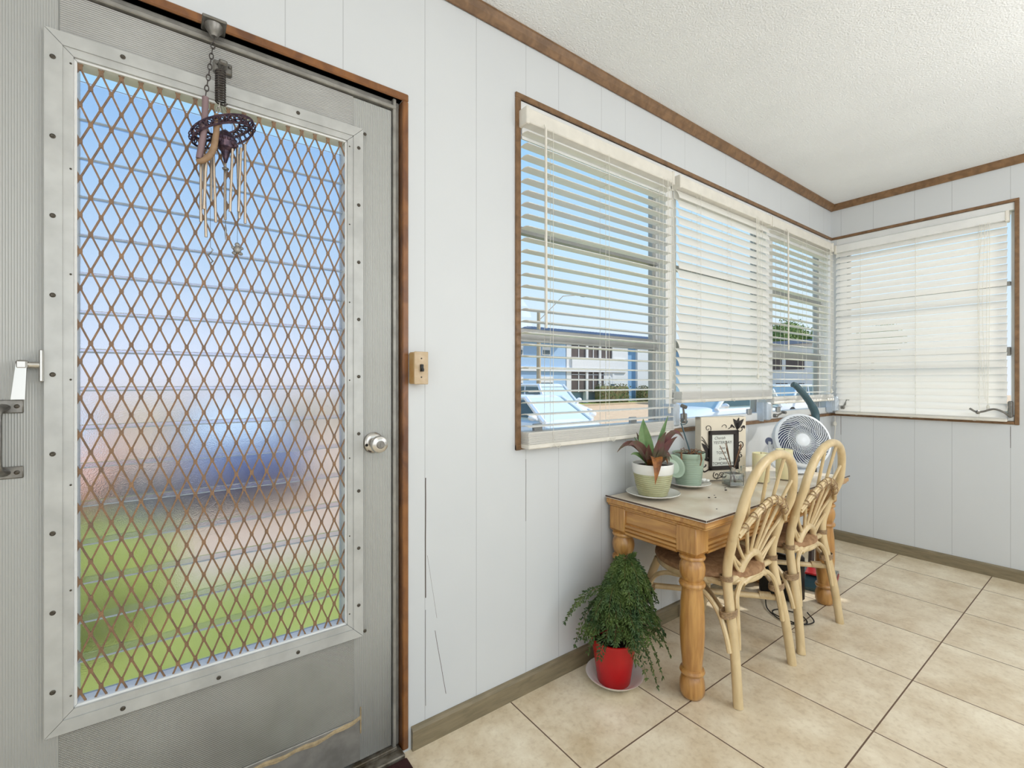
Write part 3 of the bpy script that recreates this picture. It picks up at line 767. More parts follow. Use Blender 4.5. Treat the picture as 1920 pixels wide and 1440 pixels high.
# light switch box
sw = thing('light_switch', 'aged beige surface-mounted switch box with black toggle beside the door trim', 'light switch', (.648, YA, 1.244))
MB().box(.6235, .670, YA-.044, YA-.001, 1.193, 1.296, ch=.004).build('switch_box', 'switchside', sw)
pl = MB().box(.6225, .671, YA-.048, YA-.044, 1.192, 1.297, ch=.0018).build('face_plate', 'switchbox', sw)
MB().box(.6415, .651, YA-.056, YA-.047, 1.233, 1.256, ch=.001).box(.643, .650, YA-.062, YA-.054, 1.233, 1.243, ch=.001).build('toggle', 'black', sw)
for z in (1.215, 1.275): MB().lathe([(.0026, 0), (.0026, .001), (.001, .0015)], (.6465, YA-.048, z), 10, RX).build('plate_screw', 'screw', pl)

# doormat corner
b = MB(); b.box(.10, .603, .75, 1.382, 0, .012, ch=.004)
tag(b.build('doormat', 'maroon', org=(.32, 1.19, 0)), 'dark maroon doormat at the foot of the door', 'doormat')

# loose cable hanging in the corner
b = MB(); b.tube(spline([(4.075, 1.385, .935), (4.070, 1.380, .86), (4.074, 1.385, .80), (4.078, 1.392, .70), (4.076, 1.392, .4), (4.07, 1.388, .10)]), .0032, 6); b.lathe([(.006, 0), (.013, -.012), (.012, -.03), (.004, -.036)], (4.073, 1.385, .90), 10)
tag(b.build('corner_cable', 'cord', org=(4.074, 1.388, .08)), 'pale cord with a small plug hanging down the room corner', 'cord')

# ------------------------------------------------------------------ table
TX0, TX1, TY0, TY1, TZ = 1.548, 2.915, .925, 1.402, .700
table = thing('dining_table', 'honey oak table with turned legs and glass-covered beige top under the windows', 'table', (2.23, 1.16, 0))
b = MB(); b.box(TX0, TX1, TY0, TY1, .668, .690, ch=.004); b.box(TX0+.008, TX1-.008, TY0+.008, TY1-.002, .658, .668, ch=.003)
b.build('tabletop', 'oakx', table)
MB().box(TX0+.002, TX1-.002, TY0+.002, TY1-.002, .690, .694).build('tabletop_sheet', 'topmat', table)
g = MB().box(TX0-.002, TX1+.002, TY0-.002, TY1, .6965, .7015).build('glass_top', 'glasstop', table)
b = MB(); b.box(TX0-.003, TX1+.003, TY0-.0032, TY0-.002, .6945, .7012); b.box(TX0-.0032, TX0-.002, TY0, TY1, .6945, .7012)
b.build('glass_edge', 'glassedge', g)
LX = (1.605, 2.857); LY = (1.018, 1.352)
def apron(axis, p0, p1, q, out):
    m = MB()
    # fluted board: profile in (offset outward, z)
    pr = [(-.012, .545), (.004, .545), (.007, .549), (.007, .556), (-.001, .559), (.007, .563), (.007, .572), (-.001, .575), (.007, .579), (.007, .590), (-.001, .594), (.001, .598), (.001, .645), (.006, .650), (.006, .658), (-.012, .658)]
    if axis == 0: m.prism([(q+out*a, z) for a, z in pr], 0, p0, p1)
    else:
        n = len(pr); vs = [(q+out*a, y, z) for y in (p0, p1) for a, z in pr]
        fs = [tuple(range(n)), tuple(range(2*n-1, n-1, -1))]+[(i, i+n, (i+1) % n+n, (i+1) % n) for i in range(n)]
        m.add(vs, fs)
    return m.build('apron', 'oakx' if axis == 0 else 'oaky', table)
apron(0, LX[0]+.042, LX[1]-.042, LY[0]-.034, -1); apron(0, LX[0]+.042, LX[1]-.042, LY[1]+.030, 1)
apron(1, LY[0]+.042, LY[1]-.042, LX[0]-.034, -1); apron(1, LY[0]+.042, LY[1]-.042, LX[1]+.034, 1)
legp = [(.030, 0), (.036, .004), (.0445, .018), (.0465, .038), (.045, .060), (.040, .078), (.033, .088), (.043, .092), (.0465, .100), (.043, .109), (.036, .113), (.0375, .135), (.042, .18), (.0455, .24), (.0455, .30), (.043, .36), (.0385, .405), (.037, .420), (.046, .424), (.049, .432), (.046, .441), (.037, .446), (.041, .456), (.0465, .472), (.0480, .490), (.0455, .508), (.039, .521), (.037, .526), (.0465, .529), (.0485, .535), (.046, .5415), (.038, .545)]
for x in LX:
    for y in LY:
        b = MB(); b.lathe(legp, (x, y, 0), 36)
        h = .0425; b.lathe([(.040, .540), (.060, .556)], (x, y, 0), 4, Matrix.Rotation(PI/4, 4, 'Z'), cap=True); b.box(x-h, x+h, y-h, y+h, .555, .6575, ch=.003)
        b.build('leg', 'oak', table, smooth=True)

# ------------------------------------------------------------------ rattan chairs
def yb(z):
    K = [(0, -.235), (.12, -.225), (.45, -.170), (.60, -.195), (.72, -.240), (.92, -.275)]
    for (a, p), (c, q) in zip(K, K[1:]):
        if z <= c: return p+(q-p)*(z-a)/(c-a)
    return K[-1][1]
def make_chair():
    r = thing('rattan_chair', 'pale rattan chair with fan-spindle hoop back, nearer the entry door', 'chair', group='rattan chairs pushed up to the table')
    B = lambda m, n, mt, p=r, sm=True: m.build(n, mt, p, smooth=sm, local=True)
    hoop = spline([(x, yb(z), z) for x, z in [(-.190, .60), (-.205, .65), (-.208, .71), (-.195, .775), (-.160, .845), (-.105, .892), (-.035, .915), (.035, .915), (.105, .892), (.160, .845), (.195, .775), (.208, .71), (.205, .65), (.190, .60)]], 5)
    B(MB().tube(hoop, .0175, 12), 'back_hoop', 'rattan')
    for s in (-1, 1):
        p = spline([(s*.222, yb(0), 0), (s*.205, yb(.2), .2), (s*.182, yb(.45), .45), (s*.190, yb(.601), .601)], 6)
        lg = B(MB().tube(p, .0180, 12), 'leg', 'rattan')
        m = MB()
        def wrapring(c, rx, ry, n, dz=.0045, rr=.0024):
            for i in range(n): m.tube([(c[0]+rx*math.cos(a), c[1]+ry*math.sin(a), c[2]+dz*i+.002*math.sin(a+i)) for a in (2*PI*k/16 for k in range(16))], rr, 5, closed=True)
        wrapring((s*.194, yb(.32)+.008, .315), .047, .024, 5); B(m, 'binding', 'rattan2', lg)
        m = MB(); wrapring((s*.182, yb(.45)+.004, .440), .022, .024, 4); B(m, 'binding', 'rattan2', lg)
        p = spline([(s*.150, .165, .415), (s*.172, .205, .28), (s*.205, .250, 0)], 8)
        lf = B(MB().tube(p, .0170, 12), 'leg', 'rattan')
        m = MB(); wrapring((s*.172, .203, .275), .026, .030, 5); B(m, 'binding', 'rattan2', lf)
        # bent braces
        y3 = yb(.3)
        B(MB().tube(spline([(s*.086, -.180, .412), (s*.120, -.184, .398), (s*.148, -.190, .370), (s*.160, -.198, .33), (s*.172, -.208, .25), (s*.180, -.214, .19)], 5), .0095, 8), 'brace', 'rattan')
        B(MB().tube(spline([(s*.200, .060, .405), (s*.208, -.020, .395), (s*.214, -.100, .37), (s*.218, -.155, .32), (s*.224, -.188, .25), (s*.228, -.205, .19)], 5), .0095, 8), 'brace', 'rattan')
        B(MB().tube(spline([(s*.205, .010, .400), (s*.200, .090, .385), (s*.193, .150, .35), (s*.190, .185, .29), (s*.200, .215, .20)], 5), .0095, 8), 'brace', 'rattan')
        B(MB().tube(spline([(s*.020, .215, .400), (s*.080, .215, .385), (s*.125, .217, .35), (s*.150, .219, .29), (s*.168, .232, .20)], 5), .0095, 8), 'brace', 'rattan')
        # crossed stretchers
        B(MB().tube([(s*.176, .205, .282-.004*s), (-s*.192, yb(.285)+.01, .282-.004*s+(.012 if s > 0 else -.012))], .0125, 10), 'stretcher', 'rattan')
        m = MB(); d = Vector((s*.192, yb(.285)+.01, .28)); q = Vector((-s*.176, .205, .28)); u = (q-d).normalized()
        for i in range(10):
            c = d+u*(.028+.0048*i); nn = Vector((-u.y, u.x, 0)); m.tube([c+nn*math.cos(a)*.0140+Vector((0, 0, 1))*math.sin(a)*.0140 for a in (2*PI*k/10 for k in range(10))], .0022, 4, closed=True)
        B(m, 'binding', 'rattan', None or r)
    # seat
    m = MB(); m.tube([(.208*math.cos(a), .015+.205*math.sin(a), .412) for a in (2*PI*k/40 for k in range(40))], .0145, 10, closed=True)
    B(m, 'seat_frame', 'rattan')
    m = MB(); m.lathe([(.19, .415), (.214, .421), (.222, .432), (.219, .446), (.205, .456), (.16, .463), (.08, .461), (.01, .458)], (0, .018, 0), 44)
    B(m, 'seat', 'seatw')
    m = MB()
    for s in (-1, 1): m.tube([(s*.181, yb(.45)+.02, .418), (s*.181, -.05, .415)], .012, 8)
    m.tube([(-.19, yb(.43)+.008, .428), (.19, yb(.43)+.008, .428)], .0125, 10)
    B(m, 'seat_rail', 'rattan')
    # inner arch and its cross piece
    arch = spline([(x, yb(z)+.004, z) for x, z in [(-.088, .402), (-.080, .445), (-.050, .488), (0, .508), (.050, .488), (.080, .445), (.088, .402)]], 6)
    B(MB().tube(arch, .0165, 10), 'inner_arch', 'rattan')
    B(MB().tube(spline([(-.086, yb(.41)-.004, .404), (-.03, yb(.42)-.014, .424), (.03, yb(.42)-.014, .424), (.086, yb(.41)-.004, .404)], 6), .0125, 10), 'cross_piece', 'rattan')
    # middle hoop with binding
    mid = spline([(x, yb(z)-.014, z) for x, z in [(-.190, .630), (-.135, .688), (-.07, .728), (0, .745), (.07, .728), (.135, .688), (.190, .630)]], 6)
    B(MB().tube(mid, .0085, 8).tube([p+Vector((0, -.001, -.014)) for p in mid], .0068, 8), 'middle_hoop', 'rattan')
    m = MB()
    for i in range(3, len(mid)-2, 4):
        c = mid[i]+Vector((0, 0, -.009)); t = (mid[i+1]-mid[i-1]).normalized(); n1 = Vector((0, 1, 0)); n2 = t.cross(n1)
        for w in (-1, 1):
            m.tube([c+n1*math.cos(a)*.0135+n2*math.sin(a)*.0175+t*w*math.sin(a)*.010 for a in (2*PI*k/12 for k in range(12))], .0020, 5, closed=True)
    B(m, 'middle_binding', 'rattan2')
    # fan spindles
    cen = Vector((0, 0, .405))
    for i in range(10):
        th = math.radians(-72+16*i)
        best = min(hoop + [Vector((sx*.186, yb(.55), .55)) for sx in (-1, 1)], key=lambda p: abs(math.atan2(p.x, p.z-cen.z)-th))
        s0 = min(arch, key=lambda p: abs(math.atan2(p.x, p.z-cen.z)-th*.95))
        B(MB().tube([(s0.x, s0.y, s0.z+.004), ((s0.x+best.x)/2, (yb((s0.z+best.z)/2)+.004), (s0.z+best.z)/2), (best.x*.97, best.y, best.z-.004)], .0070, 8), 'spindle', 'rattan')
    return r
ch1 = make_chair(); ch1.location = (1.905, 1.115, 0)
ch2 = copy_tree(ch1); ch2.location = (2.463, 1.125, 0)
ch2['label'] = 'pale rattan chair with fan-spindle hoop back, in front of the desk fan'

# ------------------------------------------------------------------ things on the table (top at .7015)
Z = .7020
def saucer(x, y, r, label, z=Z, name='saucer', m='whitecer', h=.016):
    b = MB(); b.lathe([(r*.55, 0), (r*.62, .001), (r*.92, h*.7), (r, h), (r*.985, h+.002), (r*.88, h*.75), (r*.58, .005), (.002, .005)], (x, y, z), 40)
    return tag(b.build(name, m, org=(x, y, z), smooth=True), label, 'saucer')
def leaf(b, p0, p1, p2, wmax, n=9, up=(0, 0, 1), fold=.35, th=.0012):
    c = bez(p0, p1, p2, n); vs = []
    for i, p in enumerate(c):
        t = (c[min(i+1, n)]-c[max(i-1, 0)]).normalized(); u = Vector(up); s = t.cross(u)
        s = s.normalized() if s.length > 1e-5 else Vector((1, 0, 0)); nn = s.cross(t)
        q = i/n; w = wmax*(math.sin(PI*min(1, (q*.92+.08)**.75)) if q < 1 else 0)+.0006
        vs += [p-s*w+nn*w*fold, p-nn*0, p+s*w+nn*w*fold, p-nn*th]
    fs = []
    for i in range(n):
        a, d = i*4, i*4+4
        fs += [(a, a+1, d+1, d), (a+1, a+2, d+2, d+1), (a+2, a+3, d+3, d+2), (a+3, a, d, d+3)]
    fs += [(0, 3, 2, 1), (4*n, 4*n+1, 4*n+2, 4*n+3)]
    b.add(vs, fs)

saucer(1.705, 1.272, .115, 'white saucer under the white and green ribbed pot of purple leaves')
P1 = Vector((1.705, 1.272, Z+.0065))
po = thing('potted_plant', 'purple and green leafed plant in a white-rimmed pale green ribbed pot', 'potted plant', P1)
b = MB(); pr = [(.050, 0), (.062, .0), (.064, .012)]
for i in range(9): z = .014+i*.0088; r_ = .0655+.018*(i/9)**.8; pr += [(r_, z), (r_+.0018, z+.0035), (r_, z+.0078)]
pr += [(.0835, .094), (.060, .094)]
b.lathe(pr, P1, 44); pot = b.build('pot', 'ribpot', po, smooth=True)
MB().lathe([(.070, .094), (.0848, .094), (.0872, .100), (.0885, .134), (.0865, .137), (.083, .134), (.081, .115), (.05, .113)], P1, 44).build('white_rim_band', 'whitecer', pot, smooth=True)
MB().lathe([(.01, .108), (.080, .109), (.080, .121), (.06, .124), (.03, .128), (.005, .126)], P1, 30).build('soil', 'soil', po)
R_ = Vector((.805, -.593, 0)); D_ = Vector((-.593, -.805, 0))   # directions to the right of and toward the room's viewpoint side
def lf(mname, items):
    for (dx, dz, mx, mz, dd, w) in items:
        b = MB(); p0 = P1+Vector((0, 0, .125))+R_*.012*(1 if dx > 0 else -1)
        leaf(b, p0, p0+R_*mx+D_*dd*(.4 if dd < .1 else .85)+Vector((0, 0, mz)), p0+R_*dx+D_*dd+Vector((0, 0, dz)), w, up=(-.59, -.805, .35))
        b.build('leaf', mname, po, smooth=True)
lf('leafg', [(-.030, .205, -.035, .12, .00, .032), (.065, .215, .02, .12, -.03, .013), (-.09, .05, -.06, .07, .02, .010), (-.06, .12, -.03, .06, -.04, .014)])
lf('leafp', [(-.150, .060, -.08, .16, .02, .014), (-.105, .090, -.06, .13, .04, .020), (-.06, .145, -.04, .09, .0, .013), (.04, .15, .005, .09, .02, .020),
             (.125, .110, .07, .22, .0, .013), (.085, .130, .04, .10, .03, .016), (-.02, .10, -.02, .06, .05, .016), (.05, .02, .05, .07, .03, .014), (.09, .02, .03, .10, -.05, .014)])
lf('leafo', [(-.014, -.060, .012, .11, .116, .027), (.06, .0, .05, .06, -.02, .009)])

saucer(2.012, 1.296, .103, 'white saucer under the sage green ribbed pot')
P2 = Vector((2.012, 1.296, Z+.0065))
po2 = thing('empty_plant_pot', 'sage green ribbed pot of dry soil and roots behind the purple plant', 'plant pot', P2)
b = MB(); pr = [(.050, 0), (.057, 0)]
for i in range(14): z = .004+i*.0086; r_ = .058+.014*i/14; pr += [(r_, z), (r_+.0011, z+.004), (r_, z+.008)]
pr += [(.0735, .126), (.075, .130), (.076, .150), (.0745, .1525), (.071, .150), (.068, .130), (.04, .128)]
b.lathe(pr, P2, 44).build('pot', 'sage', po2, smooth=True)
MB().lathe([(.004, .120), (.068, .128), (.069, .138), (.04, .144), (.004, .141)], P2, 24).build('soil', 'soil', po2)
b = MB(); random.seed(5)
for i in range(26):
    a = random.uniform(0, 2*PI); r0 = random.uniform(.01, .06); p = P2+Vector((r0*math.cos(a), r0*math.sin(a), .145))
    q = p+Vector((random.uniform(-.03, .03), random.uniform(-.03, .03), random.uniform(.0, .022)))
    b.tube(bez(p, (p+q)/2+Vector((0, 0, .02)), q, 5), .0014, 4)
for dx in (-.052, -.047, .055):
    p = P2+R_*dx*.4+D_*.062+Vector((0, 0, .15)) if dx > 0 else P2+R_*(-.05)+D_*.03+Vector((0, 0, .15))
    b.tube(spline([p, p+D_*.02+Vector((dx*.1, 0, .006)), p+D_*.026+Vector((dx*.15, 0, -.02)), p+D_*.024+Vector((0, 0, -.048))], 4), [.004]*9+[.003]*4, 5)
b.build('dry_roots', 'root', po2)
b = MB(); p = P2+Vector((0, 0, .14)); q = p+R_*(-.035)+Vector((0, 0, .150))
b.tube([p+R_*.012, q], .0034, 8); b.tube(spline([q, q+R_*.002+Vector((0, 0, .012)), q+R_*.010+Vector((0, 0, .017))], 4), .0022, 6)
b.tube(spline([q+R_*-.004, q+R_*.012+Vector((0, 0, -.004)), q+R_*.026+Vector((0, 0, .002)), q+R_*.030+Vector((0, 0, .014))], 4), .0022, 6)
tag(b.build('hooked_plant_stake', 'teal', org=tuple(p)), 'dark green plant stake with a hooked tip stuck in the sage pot', 'plant stake')
# small tipped saucer between the pots
b = MB(); mt = Matrix.Translation((1.862, 1.272, Z+.112)) @ Matrix.Rotation(math.radians(-36), 4, 'Z') @ Matrix.Rotation(math.radians(62), 4, 'X') @ Matrix.Rotation(.3, 4, 'Y')
b.lathe([(.004, -.016), (.035, -.016), (.050, -.004), (.056, .0), (.055, .003), (.048, .0), (.034, -.011), (.004, -.012)], (0, 0, 0), 32)
b.v = [tuple(mt @ Vector(v)) for v in b.v]
tag(b.build('tipped_saucer', 'sage', org=(1.862, 1.272, Z+.1)), 'small green saucer tipped on its edge between the two pots', 'saucer')
# shells on the back saucer
random.seed(3)
for i in range(4):
    c = (2.012+.803*.082+random.uniform(-.014, .014), 1.296-.59*.082+random.uniform(-.012, .012), Z+.024+.003*(i % 2))
    b = MB(); b.ball(c, .011, 8, 6, (1.2, .8, .55))
    o = tag(b.build('pebble', 'whitecer', org=c), 'small pale pebble on the rim of the saucer under the sage pot', 'pebble', 'pebbles on the saucer')

# sign box
sg = thing('framed_sign', 'cream box sign with black scrollwork and framed motto leaning by the window', 'sign', (2.26, 1.262, Z))
ex = Vector((.924, -.383, 0)); ey = Vector((.383, .924, 0)); ez = Vector((0, 0, 1)); S0 = Vector((2.140, 1.309, Z+.0015))
SW, SH, SD = .266, .318, .046
MS = Matrix(((ex.x, ey.x, 0, S0.x), (ex.y, ey.y, 0, S0.y), (0, 0, 1, S0.z), (0, 0, 0, 1)))
def onS(u, v, d=0.): return S0+ex*u+ez*v-ey*d
b = MB(); b.box(0, SW, 0, .012, 0, SH, MS, ch=.002); b.box(0, .012, .010, SD, 0, SH, MS); b.box(SW-.012, SW, .010, SD, 0, SH, MS); b.box(0, SW, .010, SD, SH-.012, SH, MS); b.box(0, SW, .010, SD, 0, .012, MS)
b.build('box_panel', 'boxboard', sg)
fx0, fx1, fz0, fz1 = .042, .214, .052, .250
b = MB()
for (a0, a1, c0, c1) in ((fx0, fx0+.016, fz0, fz1), (fx1-.026, fx1, fz0, fz1), (fx0, fx1, fz0, fz0+.020), (fx0, fx1, fz1-.020, fz1)): b.box(a0, a1, -.012, 0, c0, c1, MS, ch=.002)
b.build('black_frame', 'ink', sg)
MB().box(fx0+.014, fx1-.024, -.004, -.0005, fz0+.018, fz1-.018, MS).build('printed_card', 'paper', sg)
def text(s, size, u, v, name, m, parent, base=MS, depth=-.0046, shear=0., ext=.0003):
    cu = bpy.data.curves.new(name+'_curve', 'FONT'); cu.body = s; cu.size = size; cu.align_x = 'CENTER'; cu.extrude = ext; cu.shear = shear
    t = bpy.data.objects.new('tmp_text', cu); COL.objects.link(t)
    dg = bpy.context.evaluated_depsgraph_get(); dg.update()
    me = bpy.data.meshes.new_from_object(t.evaluated_get(dg)); bpy.data.objects.remove(t, do_unlink=True)
    r = parent
    while r.parent: r = r.parent
    for vv in me.vertices:
        vv.co = base @ Vector((u+vv.co.x, depth, v+vv.co.y)) - Vector(r.location)
    me.materials.clear(); me.materials.append(M[m])
    o = bpy.data.objects.new(name, me); COL.objects.link(o); o.parent = parent
    return o
cxs = (fx0+.014+fx1-.024)/2
text('Cherish', .020, cxs-.018, .206, 'lettering', 'printink', sg, shear=.4); text('YESTERDAY', .0205, cxs+.000, .183, 'lettering', 'printink', sg)
text('Live', .020, cxs-.004, .156, 'lettering', 'printink', sg, shear=.4); text('TODAY', .0205, cxs-.002, .131, 'lettering', 'printink', sg)
text('Dream', .020, cxs+.004, .101, 'lettering', 'printink', sg, shear=.4); text('TOMORROW', .0205, cxs+.003, .077, 'lettering', 'printink', sg)
def scroll(cu, cv, r, a0, turns, s=1, w=.0022, tail=None):
    pts = [];
    if tail: pts += [onS(p[0], p[1], .002) for p in tail]
    n = int(14*abs(turns))
    for i in range(n+1):
        t = i/n; a = a0+s*2*PI*turns*t; rr = r*(1-.80*t); pts.append(onS(cu+rr*math.cos(a), cv+rr*math.sin(a), .002))
    return pts, w
b = MB()
for (pp, wd) in [scroll(.040, .262, .019, -.6, 1.1, 1), scroll(.020, .082, .030, .6, .9, 1, .0045), scroll(.230, .176, .020, -1.2, 1.2, 1, .003), scroll(.088, .024, .020, 2.2, 1.2, 1, .003),
                 scroll(.117, .026, .014, 0, 1.3, 1, .003), scroll(.232, .258, .020, 3.2, .7, 1, .003), scroll(.140, .265, .020, 3.0, .55, -1), scroll(.232, .120, .014, 1.4, 1.2, 1, .003),
                 scroll(.070, .142, .009, 0, 1.3, 1, .0018), scroll(.070, .116, .009, 0, 1.3, -1, .0018), scroll(.176, .216, .009, 0, 1.4, 1, .002), scroll(.180, .196, .007, 2, 1.2, -1, .002)]:
    b.tube(pp, wd*.62, 6)
for pts, w in (([(.003, .222), (.018, .205), (.040, .170)], .0016), ([(.003, .205), (.015, .198), (.040, .160)], .0016), ([(.010, .052), (.020, .045), (.045, .055)], .0035), ([(.215, .160), (.226, .172), (.238, .150)], .002), ([(.213, .080), (.225, .095), (.222, .120)], .002),
               ([(.088, .004), (.110, .012), (.140, .014)], .0018), ([(.160, .258), (.172, .266), (.180, .280)], .002)):
    b.tube(spline([onS(u, v, .002) for u, v in pts], 5), w, 6)
def blade(pts, w):
    c = spline([onS(u, v, .0012) for u, v in pts], 5); n = len(c)-1; vs = []
    for i, p in enumerate(c):
        t = (c[min(i+1, n)]-c[max(i-1, 0)]).normalized(); s_ = t.cross(ey); ww = w*math.sin(PI*(.15+.85*i/n))*1.0+.0004
        vs += [p+s_*ww, p-s_*ww, p-s_*ww-ey*.0016, p+s_*ww-ey*.0016]
    fs = [(0, 1, 2, 3)]
    for i in range(n):
        for k in range(4): fs.append((i*4+k, i*4+(k+1) % 4, i*4+4+(k+1) % 4, i*4+4+k))
    fs.append((4*n, 4*n+3, 4*n+2, 4*n+1)); b.add(vs, fs)
for pts, w in (([(.044, .130), (.025, .165), (.003, .190)], .010), ([(.044, .120), (.022, .135), (.004, .150)], .010), ([(.044, .100), (.022, .112), (.003, .108)], .009),
               ([(.214, .255), (.205, .285), (.188, .308)], .011), ([(.212, .255), (.214, .285), (.222, .314)], .010), ([(.214, .258), (.230, .285), (.250, .306)], .010), ([(.195, .262), (.178, .275), (.176, .262)], .004), ([(.236, .262), (.252, .268), (.254, .256)], .005), ([(.118, .018), (.135, .012), (.148, .022)], .004)):
    blade(pts, w)
b.build('scrollwork', 'ink', sg)

# reed diffuser
rdp = Vector((2.188, 1.172, Z))
dif = thing('reed_diffuser', 'clear square glass bottle with brown reeds in front of the motto sign', 'diffuser', rdp)
M['bottle'] = pane_mat('bottle_glass', (.86, .90, .90), .16)
b = MB(); mt = Matrix.Translation(rdp) @ Matrix.Rotation(math.radians(-28), 4, 'Z')
prof = [(.034, 0), (.035, .003), (.034, .030), (.031, .056), (.026, .060), (.012, .063), (.010, .078), (.012, .080)]
for (r_, z) in prof: pass
b.lathe([(r_*1.414 if z < .058 else r_*1.2, z) for r_, z in prof], (0, 0, 0), 4, mt @ Matrix.Rotation(PI/4, 4, 'Z'))
b.build('bottle', 'bottle', dif)
b = MB(); b.box(-.034, .034, -.034, .034, .0005, .006, mt, ch=.001); b.box(-.035, -.0325, -.035, -.0325, .004, .056, mt); b.box(.0325, .035, -.035, -.0325, .004, .056, mt); b.box(.0325, .035, .0325, .035, .004, .056, mt); b.box(-.031, .031, -.031, .031, .0555, .0585, mt, ch=.001)
b.build('thick_glass_edges', 'steel', dif)
MB().lathe([(.010, .066), (.0125, .066), (.0125, .084), (.010, .084)], rdp, 14).build('bottle_neck', 'chrome', dif)
MB().box(-.028, .028, -.028, .028, .006, .018, mt).build('scented_oil', 'bottle', dif)
for i, (u, v, d) in enumerate([(-.062, .190, 0), (-.036, .212, .01), (-.030, .200, -.01), (-.040, .180, .02), (.040, .200, 0), (.034, .180, .015), (.048, .190, -.01)]):
    MB().tube([rdp-R_*u*.28+Vector((0, 0, .012)), rdp+R_*u*.1+Vector((0, 0, .075)), rdp+R_*u+D_*d+Vector((0, 0, v))], .0017, 6).build('reed', 'bark' if i % 2 else 'root', dif)

# pillar candles
for (x, y, h, lab) in ((2.385, 1.132, .142, 'shorter ivory pillar candle beside the reed diffuser'), (2.555, 1.095, .150, 'taller ivory pillar candle just in front of the fan')):
    c = thing('pillar_candle', lab, 'candle', (x, y, Z), group='ivory pillar candles')
    random.seed(int(x*100)); n = 30; b = MB()
    b.lathe([(.038, 0), (.0395, .002), (.0395, h-.004), (.038, h), (.033, h-.003), (.028, h-.012), (.004, h-.014)], (x, y, Z), n).build('wax', 'wax', c, smooth=True)
    MB().tube([(x, y, Z+h-.014), (x+.001, y, Z+h+.004)], .0014, 6).build('wick', 'black', c)
# beaded glass ornament
b = MB(); random.seed(11)
for i in range(34):
    b.ball((2.300+random.uniform(-.022, .022), 1.185+random.uniform(-.016, .016), Z+.004+random.uniform(0, .075)), random.uniform(.003, .0055), 7, 5)
b.tube([(2.300, 1.185, Z), (2.300, 1.185, Z+.078)], .0012, 5)
tag(b.build('beaded_ornament', 'bottle', org=(2.3, 1.185, Z)), 'small clear beaded ornament between the sign and the shorter candle', 'ornament')
# crumbs of soil on the table glass
for (x, y, s) in ((2.05, 1.13, .006), (2.09, 1.155, .004), (1.86, 1.10, .005), (1.885, 1.085, .004), (1.92, 1.11, .003), (1.72, .985, .003), (2.03, 1.02, .003)):
    b = MB(); b.ball((x, y, Z+s*.35), s, 7, 5, (1.4, 1, .35))
    tag(b.build('soil_crumb', 'soil', org=(x, y, Z)), 'dark crumb of potting soil on the glass tabletop', 'crumb', 'soil crumbs on the glass tabletop')

# desk fan
FB = Vector((2.792, 1.140, Z)); FC = Vector((2.812, 1.118, .875))
fan = thing('desk_fan', 'white round air circulator fan with swirled grille at the far table end', 'fan', FB)
fz = Vector((-.62, -.72, .30)).normalized(); fxv = Vector((0, 0, 1)).cross(fz).normalized(); fyv = fz.cross(fxv)
MF = Matrix(((fxv.x, fyv.x, fz.x, FC.x), (fxv.y, fyv.y, fz.y, FC.y), (fxv.z, fyv.z, fz.z, FC.z), (0, 0, 0, 1)))
b = MB(); b.lathe([(.134, .030), (.147, .022), (.150, .008), (.148, -.012), (.135, -.05), (.105, -.085), (.06, -.105), (.004, -.108)], (0, 0, 0), 48, MF, cap=False)
b.lathe([(.134, .030), (.131, .020), (.130, -.012), (.100, -.05), (.004, -.06)], (0, 0, 0), 48, MF, cap=False)
b.build('housing', 'whitepl', fan, smooth=True)
b = MB(); b.lathe([(.004, .030), (.030, .029), (.036, .024), (.036, .018), (.004, .018)], (0, 0, 0), 32, MF)
gr = b.build('grille_hub', 'whitepl', fan, smooth=True)
text('· · ·', .010, 0, -.003, 'hub_mark', 'greypl', fan, MF @ Matrix.Rotation(-PI/2, 4, 'X') @ Matrix.Rotation(PI, 4, 'X') if 0 else MF @ Matrix(((1, 0, 0, 0), (0, 0, 1, 0), (0, -1, 0, 0), (0, 0, 0, 1))), depth=-.0305)
b = MB()
for i in range(40):
    a = 2*PI*i/40; pts = []
    for k in range(7):
        t = k/6; rr = .034+.100*t; aa = a+1.15*t**1.0; pts.append(MF @ Vector((rr*math.cos(aa), rr*math.sin(aa), .026+.006*math.sin(PI*t))))
    b.tube(pts, .0019, 5, up=tuple(fz))
b.tube([MF @ Vector((.080*math.cos(a), .080*math.sin(a), .030)) for a in (2*PI*k/40 for k in range(40))], .0012, 5, closed=True)
b.build('swirl_grille', 'whitepl', fan, smooth=True)
for i in range(5):
    b = MB(); a = 2*PI*i/5; vs = []
    for k in range(6):
        t = k/5; rr = .018+.105*t; wd = .20+.55*t
        for q, zz in ((-1, -.030), (1, .002)):
            aa = a+q*wd*.6+.6*t; vs.append(MF @ Vector((rr*math.cos(aa), rr*math.sin(aa), zz)))
    vs2 = [v-fz*.002 for v in vs]; n = len(vs)
    fs = []
    for k in range(5):
        c = 2*k; fs += [(c, c+1, c+3, c+2), (n+c, n+c+2, n+c+3, n+c+1), (c, c+2, n+c+2, n+c), (c+1, n+c+1, n+c+3, c+3)]
    fs += [(0, n, n+1, 1), (n-2, n-1, 2*n-1, 2*n-2)]
    b.add(vs+vs2, fs); b.build('blade', 'fanblade', fan, smooth=True)
MB().lathe([(.004, .004), (.022, .004), (.026, -.03), (.115, -.048), (.116, -.052), (.004, -.052)], (0, 0, 0), 30, MF).build('motor_cover', 'fanblade', fan, smooth=True)
b = MB(); b.lathe([(.070, 0), (.078, .003), (.078, .012), (.070, .018), (.030, .022), (.004, .022)], FB, 36, sx=1., sy=.8)
